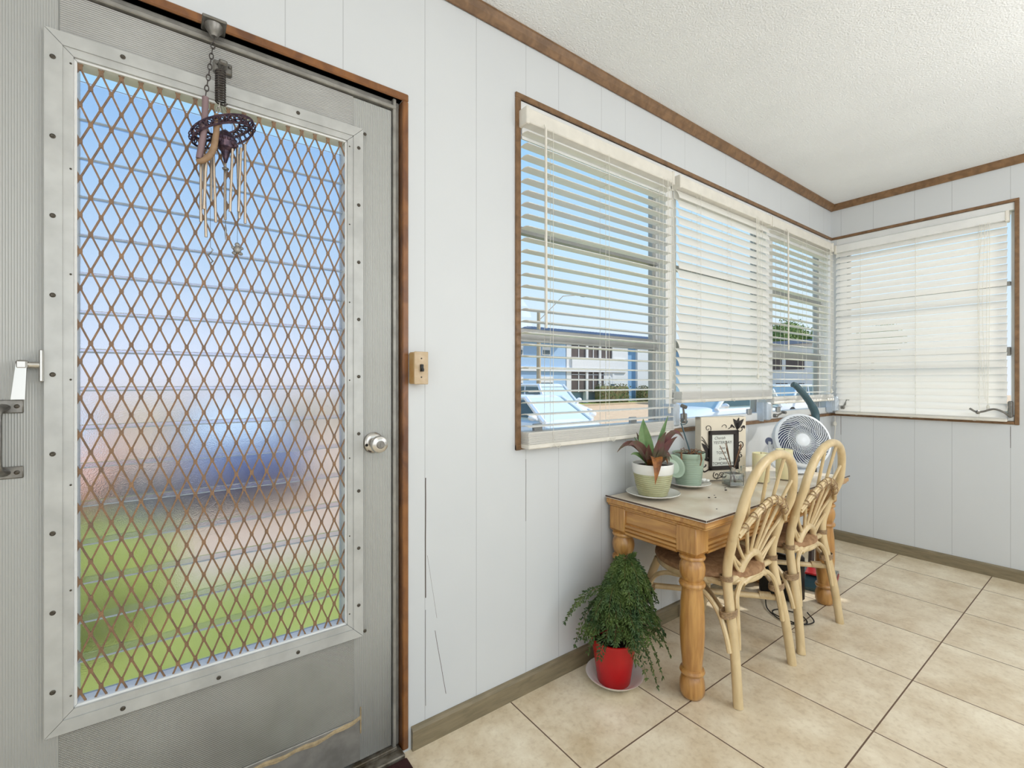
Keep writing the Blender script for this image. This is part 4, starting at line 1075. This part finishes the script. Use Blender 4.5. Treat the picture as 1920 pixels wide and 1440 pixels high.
for s in (-1, 1):
    p = FC+fxv*.149*s-fz*.03
    b.tube(spline([FB+Vector((0, 0, .012))+fxv*.058*s, FB+fxv*.12*s+Vector((0, 0, .04)), p+Vector((0, 0, -.04)), p]), [.010]*7+[.014]*6+[.016]*6, 8)
b.build('base', 'whitepl', fan, smooth=True)
b = MB(); b.lathe([(.018, 0), (.022, .004), (.020, .008), (.004, .009)], (0, 0, 0), 20, Matrix.Translation(FC-fxv*.155-fz*.03) @ Matrix.Rotation(-PI/2, 4, 'Y')); b.build('pivot_cap', 'greypl', fan)

# upright sweeper standing beyond the table end
SP = Vector((3.10, 1.17, 0))
sw_ = thing('floor_sweeper', 'dark teal and red upright sweeper with curved handle behind the table end', 'floor sweeper', SP)
b = MB(); b.tube([(3.13, 1.19, .06), (3.215, 1.205, .60), (3.235, 1.207, .93)], [.016, .014, .016], 12); b.build('pole', 'darksteel', sw_, smooth=True)
b = MB(); b.tube(spline([(3.235, 1.207, .92), (3.240, 1.207, 1.00), (3.215, 1.222, 1.06), (3.175, 1.245, 1.12), (3.135, 1.275, 1.175), (3.115, 1.29, 1.185)]), [.024]*12+[.021]*10+[.020]*8+[.016], 12, flat=.75); b.build('handle', 'teal', sw_, smooth=True)
b = MB(); b.prism([(.0, .0), (.30, .0), (.315, .02), (.30, .045), (.18, .075), (.10, .075), (.02, .05), (-.01, .02)], 1, -.085, .085)
b.v = [tuple(Matrix.Translation((2.96, 1.10, .004)) @ Matrix.Rotation(math.radians(14), 4, 'Z') @ Vector(v)) for v in b.v]; b.build('sweeper_head', 'teal', sw_)
b = MB(); b.box(.02, .26, -.090, -.083, .026, .042, ch=.001); b.box(.04, .22, -.06, .06, .074, .084, ch=.003)
b.v = [tuple(Matrix.Translation((2.96, 1.10, .004)) @ Matrix.Rotation(math.radians(14), 4, 'Z') @ Vector(v)) for v in b.v]; b.build('red_stripe', 'darkred', sw_)
# black case and cables under the table
bc = thing('storage_case', 'black case on the floor beneath the table behind the chairs', 'case', (2.75, 1.20, 0))
MB().box(2.705, 2.80, 1.09, 1.30, .001, .25, ch=.012).build('body', 'black', bc)
MB().box(2.702, 2.803, 1.087, 1.303, .20, .215, ch=.004).build('lid_seam', 'darksteel', bc)
b = MB(); random.seed(9)
b.tube(spline([(2.62, 1.22, .02), (2.52, 1.16, .008), (2.46, 1.05, .006), (2.53, .98, .006), (2.60, 1.04, .006), (2.57, 1.13, .006), (2.49, 1.12, .012), (2.48, 1.0, .012), (2.56, .96, .012), (2.64, 1.02, .012)], 6), .003, 6)
tag(b.build('loose_cable', 'black', org=(2.55, 1.08, 0)), 'thin black cable coiled loosely on the tiles under the table', 'cable')

# conifer in the red pot
PC = Vector((1.432, 1.252, 0))
b = MB(); b.lathe([(.060, 0), (.066, .001), (.095, .022), (.112, .036), (.114, .039), (.109, .038), (.090, .026), (.062, .006), (.002, .006)], PC+Vector((0, 0, .0005)), 44)
tag(b.build('plant_saucer', 'whitecer', org=tuple(PC), smooth=True), 'white scalloped saucer on the floor tiles under the red pot', 'saucer')
P3 = PC+Vector((-.004, 0, .0075))
rp = thing('potted_conifer', 'drooping green conifer in a bright red plastic pot on the floor', 'potted plant', P3)
MB().lathe([(.050, 0), (.062, 0), (.064, .004), (.088, .165), (.092, .176), (.089, .178), (.085, .165), (.078, .14), (.004, .14)], P3, 44).build('pot', 'red', rp, smooth=True)
MB().lathe([(.004, .120), (.078, .130), (.081, .146), (.06, .152), (.004, .154)], P3, 28).build('soil', 'soil', rp)
random.seed(21)
T0 = P3+Vector((0, 0, .15)); TA = P3+Vector((0, 0, 0))+R_*.055+Vector((0, 0, .505))
trunk = spline([T0, T0+R_*.01+Vector((0, 0, .12)), T0+R_*.025+Vector((0, 0, .25)), TA], 5)
b = MB(); b.tube(trunk, [.0055-.0042*i/(len(trunk)-1) for i in range(len(trunk))], 6); b.build('trunk', 'bark', rp)
fol = MB(); twig = MB()
WALLY = YA-.03
def needle(p, d, L):
    d = d.normalized(); u = Vector((random.uniform(-1, 1), random.uniform(-1, 1), random.uniform(-1, 1))); u = (u-d*u.dot(d)).normalized(); v = d.cross(u); w = L*.19
    q = p+d*L*.5
    fol.add([p, q+u*w, q-u*w*.5+v*w*.8, q-u*w*.5-v*w*.8, p+d*L], [(0, 1, 2), (0, 2, 3), (0, 3, 1), (4, 2, 1), (4, 3, 2), (4, 1, 3)])
def frond(p0, out, L, droop, wid):
    p1 = p0+out*L*.62+Vector((0, 0, .018)); p2 = p0+out*L*.98+Vector((0, 0, -droop))
    n = 16; c = bez(p0, p1, p2, n)
    for q in c: q.y = min(q.y, WALLY)
    twig.tube(c, [.0015]*(n//2)+[.0009]*(n+1-n//2), 4)
    side = (out.cross(Vector((0, 0, 1)))).normalized()
    for i in range(2, n+1):
        t = (c[i]-c[i-1]).normalized(); q = i/n; w = wid*math.sin(PI*min(1, .12+.88*q))+.006
        for s in (-1, 1):
            dr = (side*s*.75+t*.75+Vector((0, 0, random.uniform(-.25, .15)))).normalized(); m = max(2, int(w/.0068))
            for k in range(m):
                p = c[i]+dr*w*(k+.3)/m+Vector((0, 0, -.25*w*((k/m)**2)))
                p.y = min(p.y, WALLY)
                for s2 in (-1, 1):
                    d2 = (dr+t.cross(dr).cross(dr)*0+side*s2*.0+Vector((random.uniform(-.6, .6), random.uniform(-.6, .6), random.uniform(-.7, .5)))*.9)
                    needle(p, d2, random.uniform(.010, .018))
for i in range(150):
    h = random.random()**.8; k = trunk[min(len(trunk)-1, 4+int(h*(len(trunk)-5)))]
    a = random.uniform(0, 2*PI); o = Vector((math.cos(a), math.sin(a), 0))
    hh = (k.z-T0.z)/.36
    L = (.180*(1-hh)**.45+.058)*random.uniform(.75, 1.05); o2 = o
    if o.y > .3: L *= .62
    dr = random.uniform(.04, .13)+(.05 if hh > .5 else .0)
    if o.dot(D_) > .2: L *= .80; dr *= .75
    frond(k, o2, L, dr, random.uniform(.022, .034))
for (dx, L, dr, hz) in ((.9, .22, .20, .17), (.85, .19, .24, .13), (.75, .17, .235, .10), (.95, .20, .16, .20), (-.95, .20, .13, .22), (-.8, .17, .17, .19), (.5, .15, .21, .14), (.2, .12, .12, .22), (-.3, .12, .10, .25)):
    o = (R_*dx+D_*(1-abs(dx))*1.1).normalized(); frond(T0+Vector((0, 0, hz)), o, L, dr, .030)
for i in range(5): frond(trunk[-3], (R_*random.uniform(-.6, .6)+D_*random.uniform(-.5, .5)).normalized(), .06, .05+.01*i, .012)
frond(trunk[-2], (R_*.3+D_*.1).normalized(), .03, -.02, .012)
fol.build('foliage', 'conifer', rp); twig.build('twigs', 'conifer2', rp)

# ------------------------------------------------------------------ outdoors
G = -.60
b = MB(); b.box(-40, 90, 5.6, 24.6, G-.2, G); b.box(-40, 90, 30, 120, G-.2, G-.01)
struct(b.build('street', 'asphalt'))
b = MB(); b.box(-12, 60, 1.56, 4.9, G-.2, G+.02); struct(b.build('front_lawn', 'lawn'))
b = MB(); b.box(-12, 60, 4.9, 5.6, G-.2, G+.01); b.box(-40, 90, 24.4, 24.7, G-.2, G+.14); struct(b.build('curb', 'curb'))
b = MB(); b.box(-40, 90, 24.7, 30, G-.2, G+.12); struct(b.build('far_lawn', 'lawn'))

def house(name, label, root_loc, walls, boxes):
    r = thing(name, label, 'building', root_loc)
    return r
hs = thing('apartment_building', 'pale blue two-storey apartment building with brown screened porches across the street', 'building', (25, 28, G))
FY = 26.4
b = MB(); b.box(12, 24.6, FY, FY+9, G, 4.35); b.box(24.6, 46, FY+.6, FY+9, G, 4.75)
b.build('wall', 'bluewall', hs)
b = MB(); b.box(24.7, 25.2, FY, FY+.7, G, 4.6); b.box(25.2, 31.6, FY-.1, FY+.6, 2.15, 3.15); b.box(12, 31.6, FY-.12, FY+.02, 2.0, 2.32); b.box(30.0, 31.9, FY-.02, FY+.65, G, 4.6); b.box(33.2, 36.5, FY-.02, FY+.65, G, 4.6); b.box(25.2, 31.6, FY-.1, FY+.6, 4.25, 4.7); b.box(28.9, 30.0, FY, FY+.6, G, 2.2)
for x in (26.9, 28.4, 30.0): b.box(x-.12, x+.12, FY-.06, FY+.3, G, 4.5)
b.build('white_panel', 'whitewall', hs)
MB().box(31.9, 33.2, FY+.2, FY+.7, G, 4.6).build('blue_stairwell', 'bluewall2', hs)
for (x0, x1, z0, z1) in ((25.25, 26.75, 3.15, 4.25), (27.05, 28.25, 3.15, 4.25), (28.55, 29.85, 3.15, 4.25), (30.1, 30.9, 3.15, 4.2), (25.25, 26.75, .4, 2.05), (27.05, 28.25, .4, 2.05), (28.55, 29.3, .4, 2.05)):
    sc_ = MB().box(x0, x1, FY+.02, FY+.10, z0, z1).build('porch_screen', 'screen', hs)
    m = MB(); xm = (x0+x1)/2; m.box(xm-.04, xm+.04, FY-.01, FY+.03, z0, z1); m.box(x0, x1, FY-.01, FY+.03, z1-.30, z1-.25); m.build('screen_frame', 'whitewall', sc_)
for (x0, x1, z0, z1) in ((19.5, 20.4, 3.1, 3.95), (22.2, 23.0, 3.2, 4.0), (19.5, 20.4, .75, 1.55), (22.0, 23.3, .75, 1.6), (29.6, 30.2, .5, 1.6), (16.0, 17.0, .75, 1.6), (35.0, 36.0, .7, 1.7), (35.0, 36.0, 3.1, 4.1)):
    wd = MB().box(x0, x1, FY-.05, FY+.06, z0, z1).build('window', 'whitewall', hs)
    MB().box(x0+.08, x1-.08, FY-.07, FY-.04, z0+.06, (z0+z1)/2-.03).build('pane', 'glassd', wd)
b = MB(); b.prism([(FY-.5, 4.35), (FY-.5, 4.5), (FY+4.5, 5.55), (FY+9.5, 4.5), (FY+9.5, 4.35)], 0, 11.5, 24.4)
b.prism([(FY-.3, 4.72), (FY-.3, 4.88), (FY+4.6, 5.9), (FY+9.6, 4.88), (FY+9.6, 4.72)], 0, 24.2, 46.5)
for i in range(56): x = 24.4+i*.4; b.bar((x, FY-.3, 4.92), (x, FY+4.6, 5.94), .06, .06, up=(0, 0, 1))
b.build('roof', 'roof', hs)

h2 = thing('white_apartment_building', 'white apartment building with dark windows beyond the corner window', 'building', (42, 16, G))
MB().box(36, 47, 13.5, 22, G, 3.9).build('wall', 'whitewall', h2)
for (y0, y1, z0, z1) in ((14.1, 15.3, 2.1, 3.2), (15.6, 16.8, 2.1, 3.2), (17.4, 18.4, 2.1, 3.2), (14.1, 14.9, .2, 1.1), (15.2, 16.0, .2, 1.1), (16.6, 17.6, .2, 1.1)):
    MB().box(35.94, 36.06, y0, y1, z0, z1).build('window', 'screen', h2)
for (x0, x1) in ((37.5, 39), (40, 41.5), (42.5, 44)):
    MB().box(x0, x1, 13.44, 13.56, 2.1, 3.2).build('window', 'screen', h2)
MB().box(35.6, 47.4, 13.1, 22.4, 3.9, 4.15).build('roof', 'roof', h2)

def foliage_blob(b, c, r, n, seed, sz=.12, squash=(1, 1, 1)):
    rnd = random.Random(seed)
    for _ in range(n):
        d = Vector((rnd.gauss(0, 1), rnd.gauss(0, 1), rnd.gauss(0, 1))).normalized(); k = rnd.uniform(.72, 1.05)
        p = Vector(c)+Vector((d.x*r*squash[0]*k, d.y*r*squash[1]*k, d.z*r*squash[2]*k))
        u = Vector((rnd.gauss(0, 1), rnd.gauss(0, 1), rnd.gauss(0, 1))).normalized(); v = d.cross(u).normalized(); L = sz*rnd.uniform(.6, 1.3)
        b.add([p, p+u*L*.5+v*L*.22, p+u*L, p+u*L*.5-v*L*.22], [(0, 1, 2, 3)])
def hedge(x0, x1, y, h, label, seed, grp='clipped hedges before the apartment building'):
    r = thing('hedge', label, 'hedge', ((x0+x1)/2, y, G), group=grp)
    b = MB(); b.box(x0, x1, y-.35, y+.35, G+.1, G+h, ch=.15)
    rnd = random.Random(seed)
    for _ in range(900):
        p = Vector((rnd.uniform(x0-.1, x1+.1), rnd.uniform(y-.45, y+.2), G+.1+rnd.uniform(0, h+.1))); u = Vector((rnd.gauss(0, 1), rnd.gauss(0, 1), rnd.gauss(0, 1))).normalized()*.16; v = u.orthogonal().normalized()*.05
        b.add([p, p+u*.5+v, p+u, p+u*.5-v], [(0, 1, 2, 3)])
    b.build('foliage', 'hedge', r)
    m = MB()
    for i in range(int((x1-x0)*2)): m.tube([(x0+.3+i*.5, y, G), (x0+.3+i*.5, y, G+.5)], .03, 5)
    m.build('stems', 'bark', r); return r
hedge(19, 22.5, 25.6, .95, 'low green hedge in front of the pale blue wing behind the parked hatchback', 1)
hedge(27.2, 30.8, 25.6, 1.45, 'green and copper hedge in front of the ground floor porch screens', 2)
hedge(32.3, 34.4, 25.6, 1.25, 'short hedge beside the blue stairwell', 3)
def tree(x, y, H, r, label, seed):
    t = thing('tree', label, 'tree', (x, y, G), group='trees beyond the corner window')
    MB().tube([(x, y, G), (x+.1, y, G+H*.6)], [.25, .12], 8).build('trunk', 'bark', t)
    b = MB(); rnd = random.Random(seed)
    for i in range(7):
        c = (x+rnd.uniform(-.6, .6)*r, y+rnd.uniform(-.6, .6)*r, G+H-r*.6+rnd.uniform(-.5, .25)*r); b.ball(c, r*.42, 8, 6); foliage_blob(b, c, r*.55, 420, seed*10+i, .42)
    b.build('foliage', 'tree', t)
tree(53.0, 24.0, 8.2, 2.6, 'rounded green tree left of the sash post, seen over the white building', 4)
tree(60.5, 25.0, 8.8, 3.0, 'broad bushy green tree rising behind the white building', 5)
tree(62.0, 17.5, 8.0, 2.6, 'green tree at the right of the white building', 6)
sh = thing('shrub', 'low rounded green shrub at the lawn edge outside the door glass', 'shrub', (-.55, 4.3, G))
b = MB(); b.ball((-.55, 4.3, G+.42), .5, 12, 8, (1.2, .9, .8)); foliage_blob(b, (-.55, 4.3, G+.42), .55, 700, 77, .12, (1.2, .9, .8)); b.build('foliage', 'lawn', sh)
MB().tube([(-.55, 4.3, G), (-.55, 4.3, G+.4)], .04, 6).build('trunk', 'bark', sh)

up = thing('utility_pole', 'pale wooden utility pole standing in front of the pale blue wing', 'utility pole', (19.4, 23.4, G))
MB().tube([(19.4, 23.4, G), (19.4, 23.4, 5.8)], [.16, .11], 10).build('pole', 'polewood', up)
MB().tube([(19.4, 23.4, 5.2), (21.0, 22.8, 6.9), (22.2, 22.4, 7.05)], .022, 6).build('lamp_arm', 'polewood', up)
MB().ball((22.4, 22.35, 7.03), .22, 8, 6, (1.6, .7, .5)).build('lamp_head', 'steel', up)

def car(loc, rz, label, paint, H=1.46, Lg=4.5, suv=False):
    r = thing('car', label, 'car', loc, rz, group='cars parked outside')
    B = lambda m, n, mt, p=r, sm=True: m.build(n, mt, p, smooth=sm, local=True)
    W = .89; bel = .93 if not suv else 1.02
    st = [(-Lg/2, .70, .40, bel-.22), (-Lg/2+.12, .82, .30, bel-.06), (-Lg*.30, W, .24, bel+.0), (-.2, W, .22, bel-.01), (Lg*.20, W, .22, bel-.02), (Lg*.30, W*.98, .24, bel-.10), (Lg*.42, W*.93, .28, bel-.20), (Lg/2-.05, .74, .34, bel-.32), (Lg/2, .66, .42, bel-.42)]
    b = MB(); rings = []
    for (x, w, z0, z1) in st:
        hh = z1-z0
        rings.append([(x, -w*.92, z0), (x, -w, z0+hh*.25), (x, -w, z0+hh*.62), (x, -w*.94, z0+hh*.90), (x, -w*.80, z1), (x, -w*.4, z1+.03), (x, w*.4, z1+.03), (x, w*.80, z1), (x, w*.94, z0+hh*.90), (x, w, z0+hh*.62), (x, w, z0+hh*.25), (x, w*.92, z0)])
    n = 12; vs = [v for ring in rings for v in ring]; fs = []
    for i in range(len(rings)-1):
        for k in range(n): l = (k+1) % n; fs.append((i*n+k, i*n+l, (i+1)*n+l, (i+1)*n+k))
    fs += [tuple(range(n)), tuple(range(len(vs)-1, len(vs)-n-1, -1))]
    b.add(vs, fs); body = B(b, 'body', paint)
    # greenhouse: x positions of rear base, rear top, front top, front base
    xr, xrt, xft, xf = (-Lg*.44, -Lg*.36, Lg*.05, Lg*.25) if not suv else (-Lg*.46, -Lg*.42, Lg*.06, Lg*.24)
    zb, zt = bel-.03, H-.05; wb, wt = W*.86, W*.66
    g = MB().add([(xr, -wb, zb), (xf, -wb, zb-.04), (xf, wb, zb-.04), (xr, wb, zb), (xrt, -wt, zt), (xft, -wt, zt), (xft, wt, zt), (xrt, wt, zt)],
                 [(0, 1, 2, 3), (4, 7, 6, 5), (0, 4, 5, 1), (1, 5, 6, 2), (2, 6, 7, 3), (3, 7, 4, 0)])
    B(g, 'glasshouse', 'carglass', r, False)
    for s in (-1, 1):
        def q(u, v, o): # point on the glass side: u back to front, v up
            xb = xr+(xf-xr)*u; xt = xrt+(xft-xrt)*u
            return (xb+(xt-xb)*v, s*((wb+(wt-wb)*v)+o), zb+.02+(zt-zb-.02)*v)
        for (u0, u1) in ((.06, .44), (.48, .93)):
            B(MB().add([q(u0, .08, .004), q(u1, .08, .004), q(u1, .88, .004), q(u0, .88, .004), q(u0, .08, .012), q(u1, .08, .012), q(u1, .88, .012), q(u0, .88, .012)],
                       [(0, 3, 2, 1), (4, 5, 6, 7), (0, 1, 5, 4), (1, 2, 6, 5), (2, 3, 7, 6), (3, 0, 4, 7)]), 'side_window', 'carside', r, False)
    m = MB()
    rf = [(xrt-.10, -wt*1.04, zt-.06), (xft+.10, -wt*1.04, zt-.06), (xft+.10, wt*1.04, zt-.06), (xrt-.10, wt*1.04, zt-.06), (xrt+.1, -wt*.8, H), (xft-.15, -wt*.8, H), (xft-.15, wt*.8, H), (xrt+.1, wt*.8, H)]
    m.add(rf, [(0, 3, 2, 1), (4, 5, 6, 7), (0, 1, 5, 4), (1, 2, 6, 5), (2, 3, 7, 6), (3, 0, 4, 7)])
    for s in (-1, 1):
        e = .012*s
        m.tube([(xf, s*wb+e, zb-.03), (xft, s*wt+e, zt)], .06, 6); m.tube([(xr, s*wb+e, zb), (xrt, s*wt+e, zt)], .07, 6)
        m.tube([((xr+xf)/2-.15, s*wb+e, zb), ((xrt+xft)/2-.05, s*wt+e, zt)], .032, 6); m.tube([(xrt, s*wt+e, zt), (xft, s*wt+e, zt)], .035, 6)
    B(m, 'roof', paint)
    for s in (-1, 1):
        B(MB().ball((xf-.18, s*(W+.08), bel+.06), .105, 10, 8, (.65, 1.15, .72)).tube([(xf-.18, s*(W-.08), bel), (xf-.18, s*(W+.04), bel+.04)], .03, 6), 'mirror', paint)
        for x in (-Lg*.30, Lg*.31):
            w_ = B(MB().lathe([(.33, 0), (.345, .03), (.345, .17), (.33, .2)], (x, s*(W-.10)-.1, .335), 20, Matrix.Rotation(-PI/2, 4, 'X')), 'wheel', 'tyre')
            B(MB().lathe([(.21, 0), (.22, .01), (.2, .02)], (x, s*(W+.008), .335), 16, Matrix.Rotation(-PI/2, 4, 'X')), 'hubcap', 'steel', w_)
        B(MB().ball((Lg/2-.13, s*.60, bel-.31), .13, 8, 6, (.8, 1.1, .6)), 'headlamp', 'lamp')
    return r
car((7.55, 9.1, G), -PI/2, 'white car with pale blue windscreen parked nearest the window', 'carwhite')
car((12.6, 14.6, G), -PI/2-.15, 'white hatchback parked behind the nearest white car', 'carwhite', H=1.72, suv=True, Lg=4.3)
car((14.4, 8.2, G), PI-.15, 'white car with long hood seen below the half closed blind', 'carwhite', H=1.6, suv=True)
car((24.0, 10.2, G), PI, 'white car beyond the corner window behind the sweeper handle', 'carwhite', H=1.68, suv=True)
car((.9, 9.4, G), -PI/2, 'dark blue car blurred behind the pebbled door glass', 'carblue', H=1.45)
car((-1.55, 9.8, G), -PI/2, 'tan car blurred at the left edge of the pebbled door glass', 'cartan', H=1.45)

# ------------------------------------------------------------------ light, sky, camera
def light(name, kind, loc, rot, energy, color, **kw):
    d = bpy.data.lights.new(name, kind); d.energy = energy; d.color = color
    for k_, v_ in kw.items(): setattr(d, k_, v_)
    o = bpy.data.objects.new(name, d); COL.objects.link(o); o.location = loc; o.rotation_euler = rot; return o
def look(o, tgt): o.rotation_euler = (Vector(tgt)-o.location).to_track_quat('-Z', 'Y').to_euler()
s = light('sun', 'SUN', (10, -10, 20), (0, 0, 0), 5.5, (1, .96, .88), angle=math.radians(1.5)); s.rotation_euler = Vector((-.70, .28, -.66)).to_track_quat('-Z', 'Y').to_euler()
a = light('added_back_light', 'AREA', (1.05, Y0+.02, 1.52), (0, 0, 0), 23, (1, .985, .96), shape='RECTANGLE', size=4.6, size_y=1.5); a.rotation_euler = Vector((0, 1, .25)).to_track_quat('-Z', 'Z').to_euler()  # added area light, standing in for daylight at an assumed unseen opening
a = light('added_left_light', 'AREA', (X0+.03, -.4, 1.45), (0, 0, 0), 10.5, (.97, .98, 1), shape='RECTANGLE', size=2.4, size_y=1.6); a.rotation_euler = Vector((1, 0, .25)).to_track_quat('-Z', 'Z').to_euler()  # added area light in front of the solid back wall, no window there
for nm, p, en in (('added_soft_fill', (.1, -.6, 1.9), 21), ('added_soft_fill', (2.5, -.7, 1.75), 36)):  # unseen soft fills added to brighten ceiling, floor and far wall
    light(nm, 'POINT', p, (0, 0, 0), en, (1, .98, .95), shadow_soft_size=.35)
w = bpy.data.worlds.new('sky'); sc.world = w; w.use_nodes = True; nt = w.node_tree; bg = nt.nodes['Background']
tc = nt.nodes.new('ShaderNodeTexCoord'); sp = nt.nodes.new('ShaderNodeSeparateXYZ'); nt.links.new(tc.outputs['Generated'], sp.inputs[0])
cr = nt.nodes.new('ShaderNodeValToRGB'); nt.links.new(sp.outputs[2], cr.inputs[0]); e = cr.color_ramp.elements
e[0].position = .0; e[0].color = (*srgb((.93, .96, .99)), 1); e[1].position = .9; e[1].color = (*srgb((.42, .66, .94)), 1)
for p, c in ((.12, (.86, .94, .99)), (.28, (.76, .90, .99)), (.5, (.60, .81, .98))): q = e.new(p); q.color = (*srgb(c), 1)
nt.links.new(cr.outputs[0], bg.inputs['Color']); bg.inputs['Strength'].default_value = 1.05

cam = bpy.data.cameras.new('camera'); co = bpy.data.objects.new('camera', cam); COL.objects.link(co); sc.camera = co
co.location = (0, 0, 1.2)
cam.sensor_width = 36; cam.sensor_fit = 'HORIZONTAL'; cam.lens = 36*869/1920; cam.clip_start = .02; cam.clip_end = 500
yaw = math.atan2(1180, 869)     # viewing direction is cos/sin of this angle
co.rotation_euler = (PI/2, 0, yaw-PI/2); cam.shift_y = -4/1920
sc.view_settings.view_transform = 'Standard'; sc.view_settings.look = 'None'; sc.view_settings.gamma = 1; sc.view_settings.use_curve_mapping = False
sc.view_settings.exposure = 0.0
sc.cycles.use_denoising = True; sc.cycles.max_bounces = 10; sc.cycles.transparent_max_bounces = 16; sc.cycles.transmission_bounces = 10; sc.cycles.sample_clamp_indirect = 4
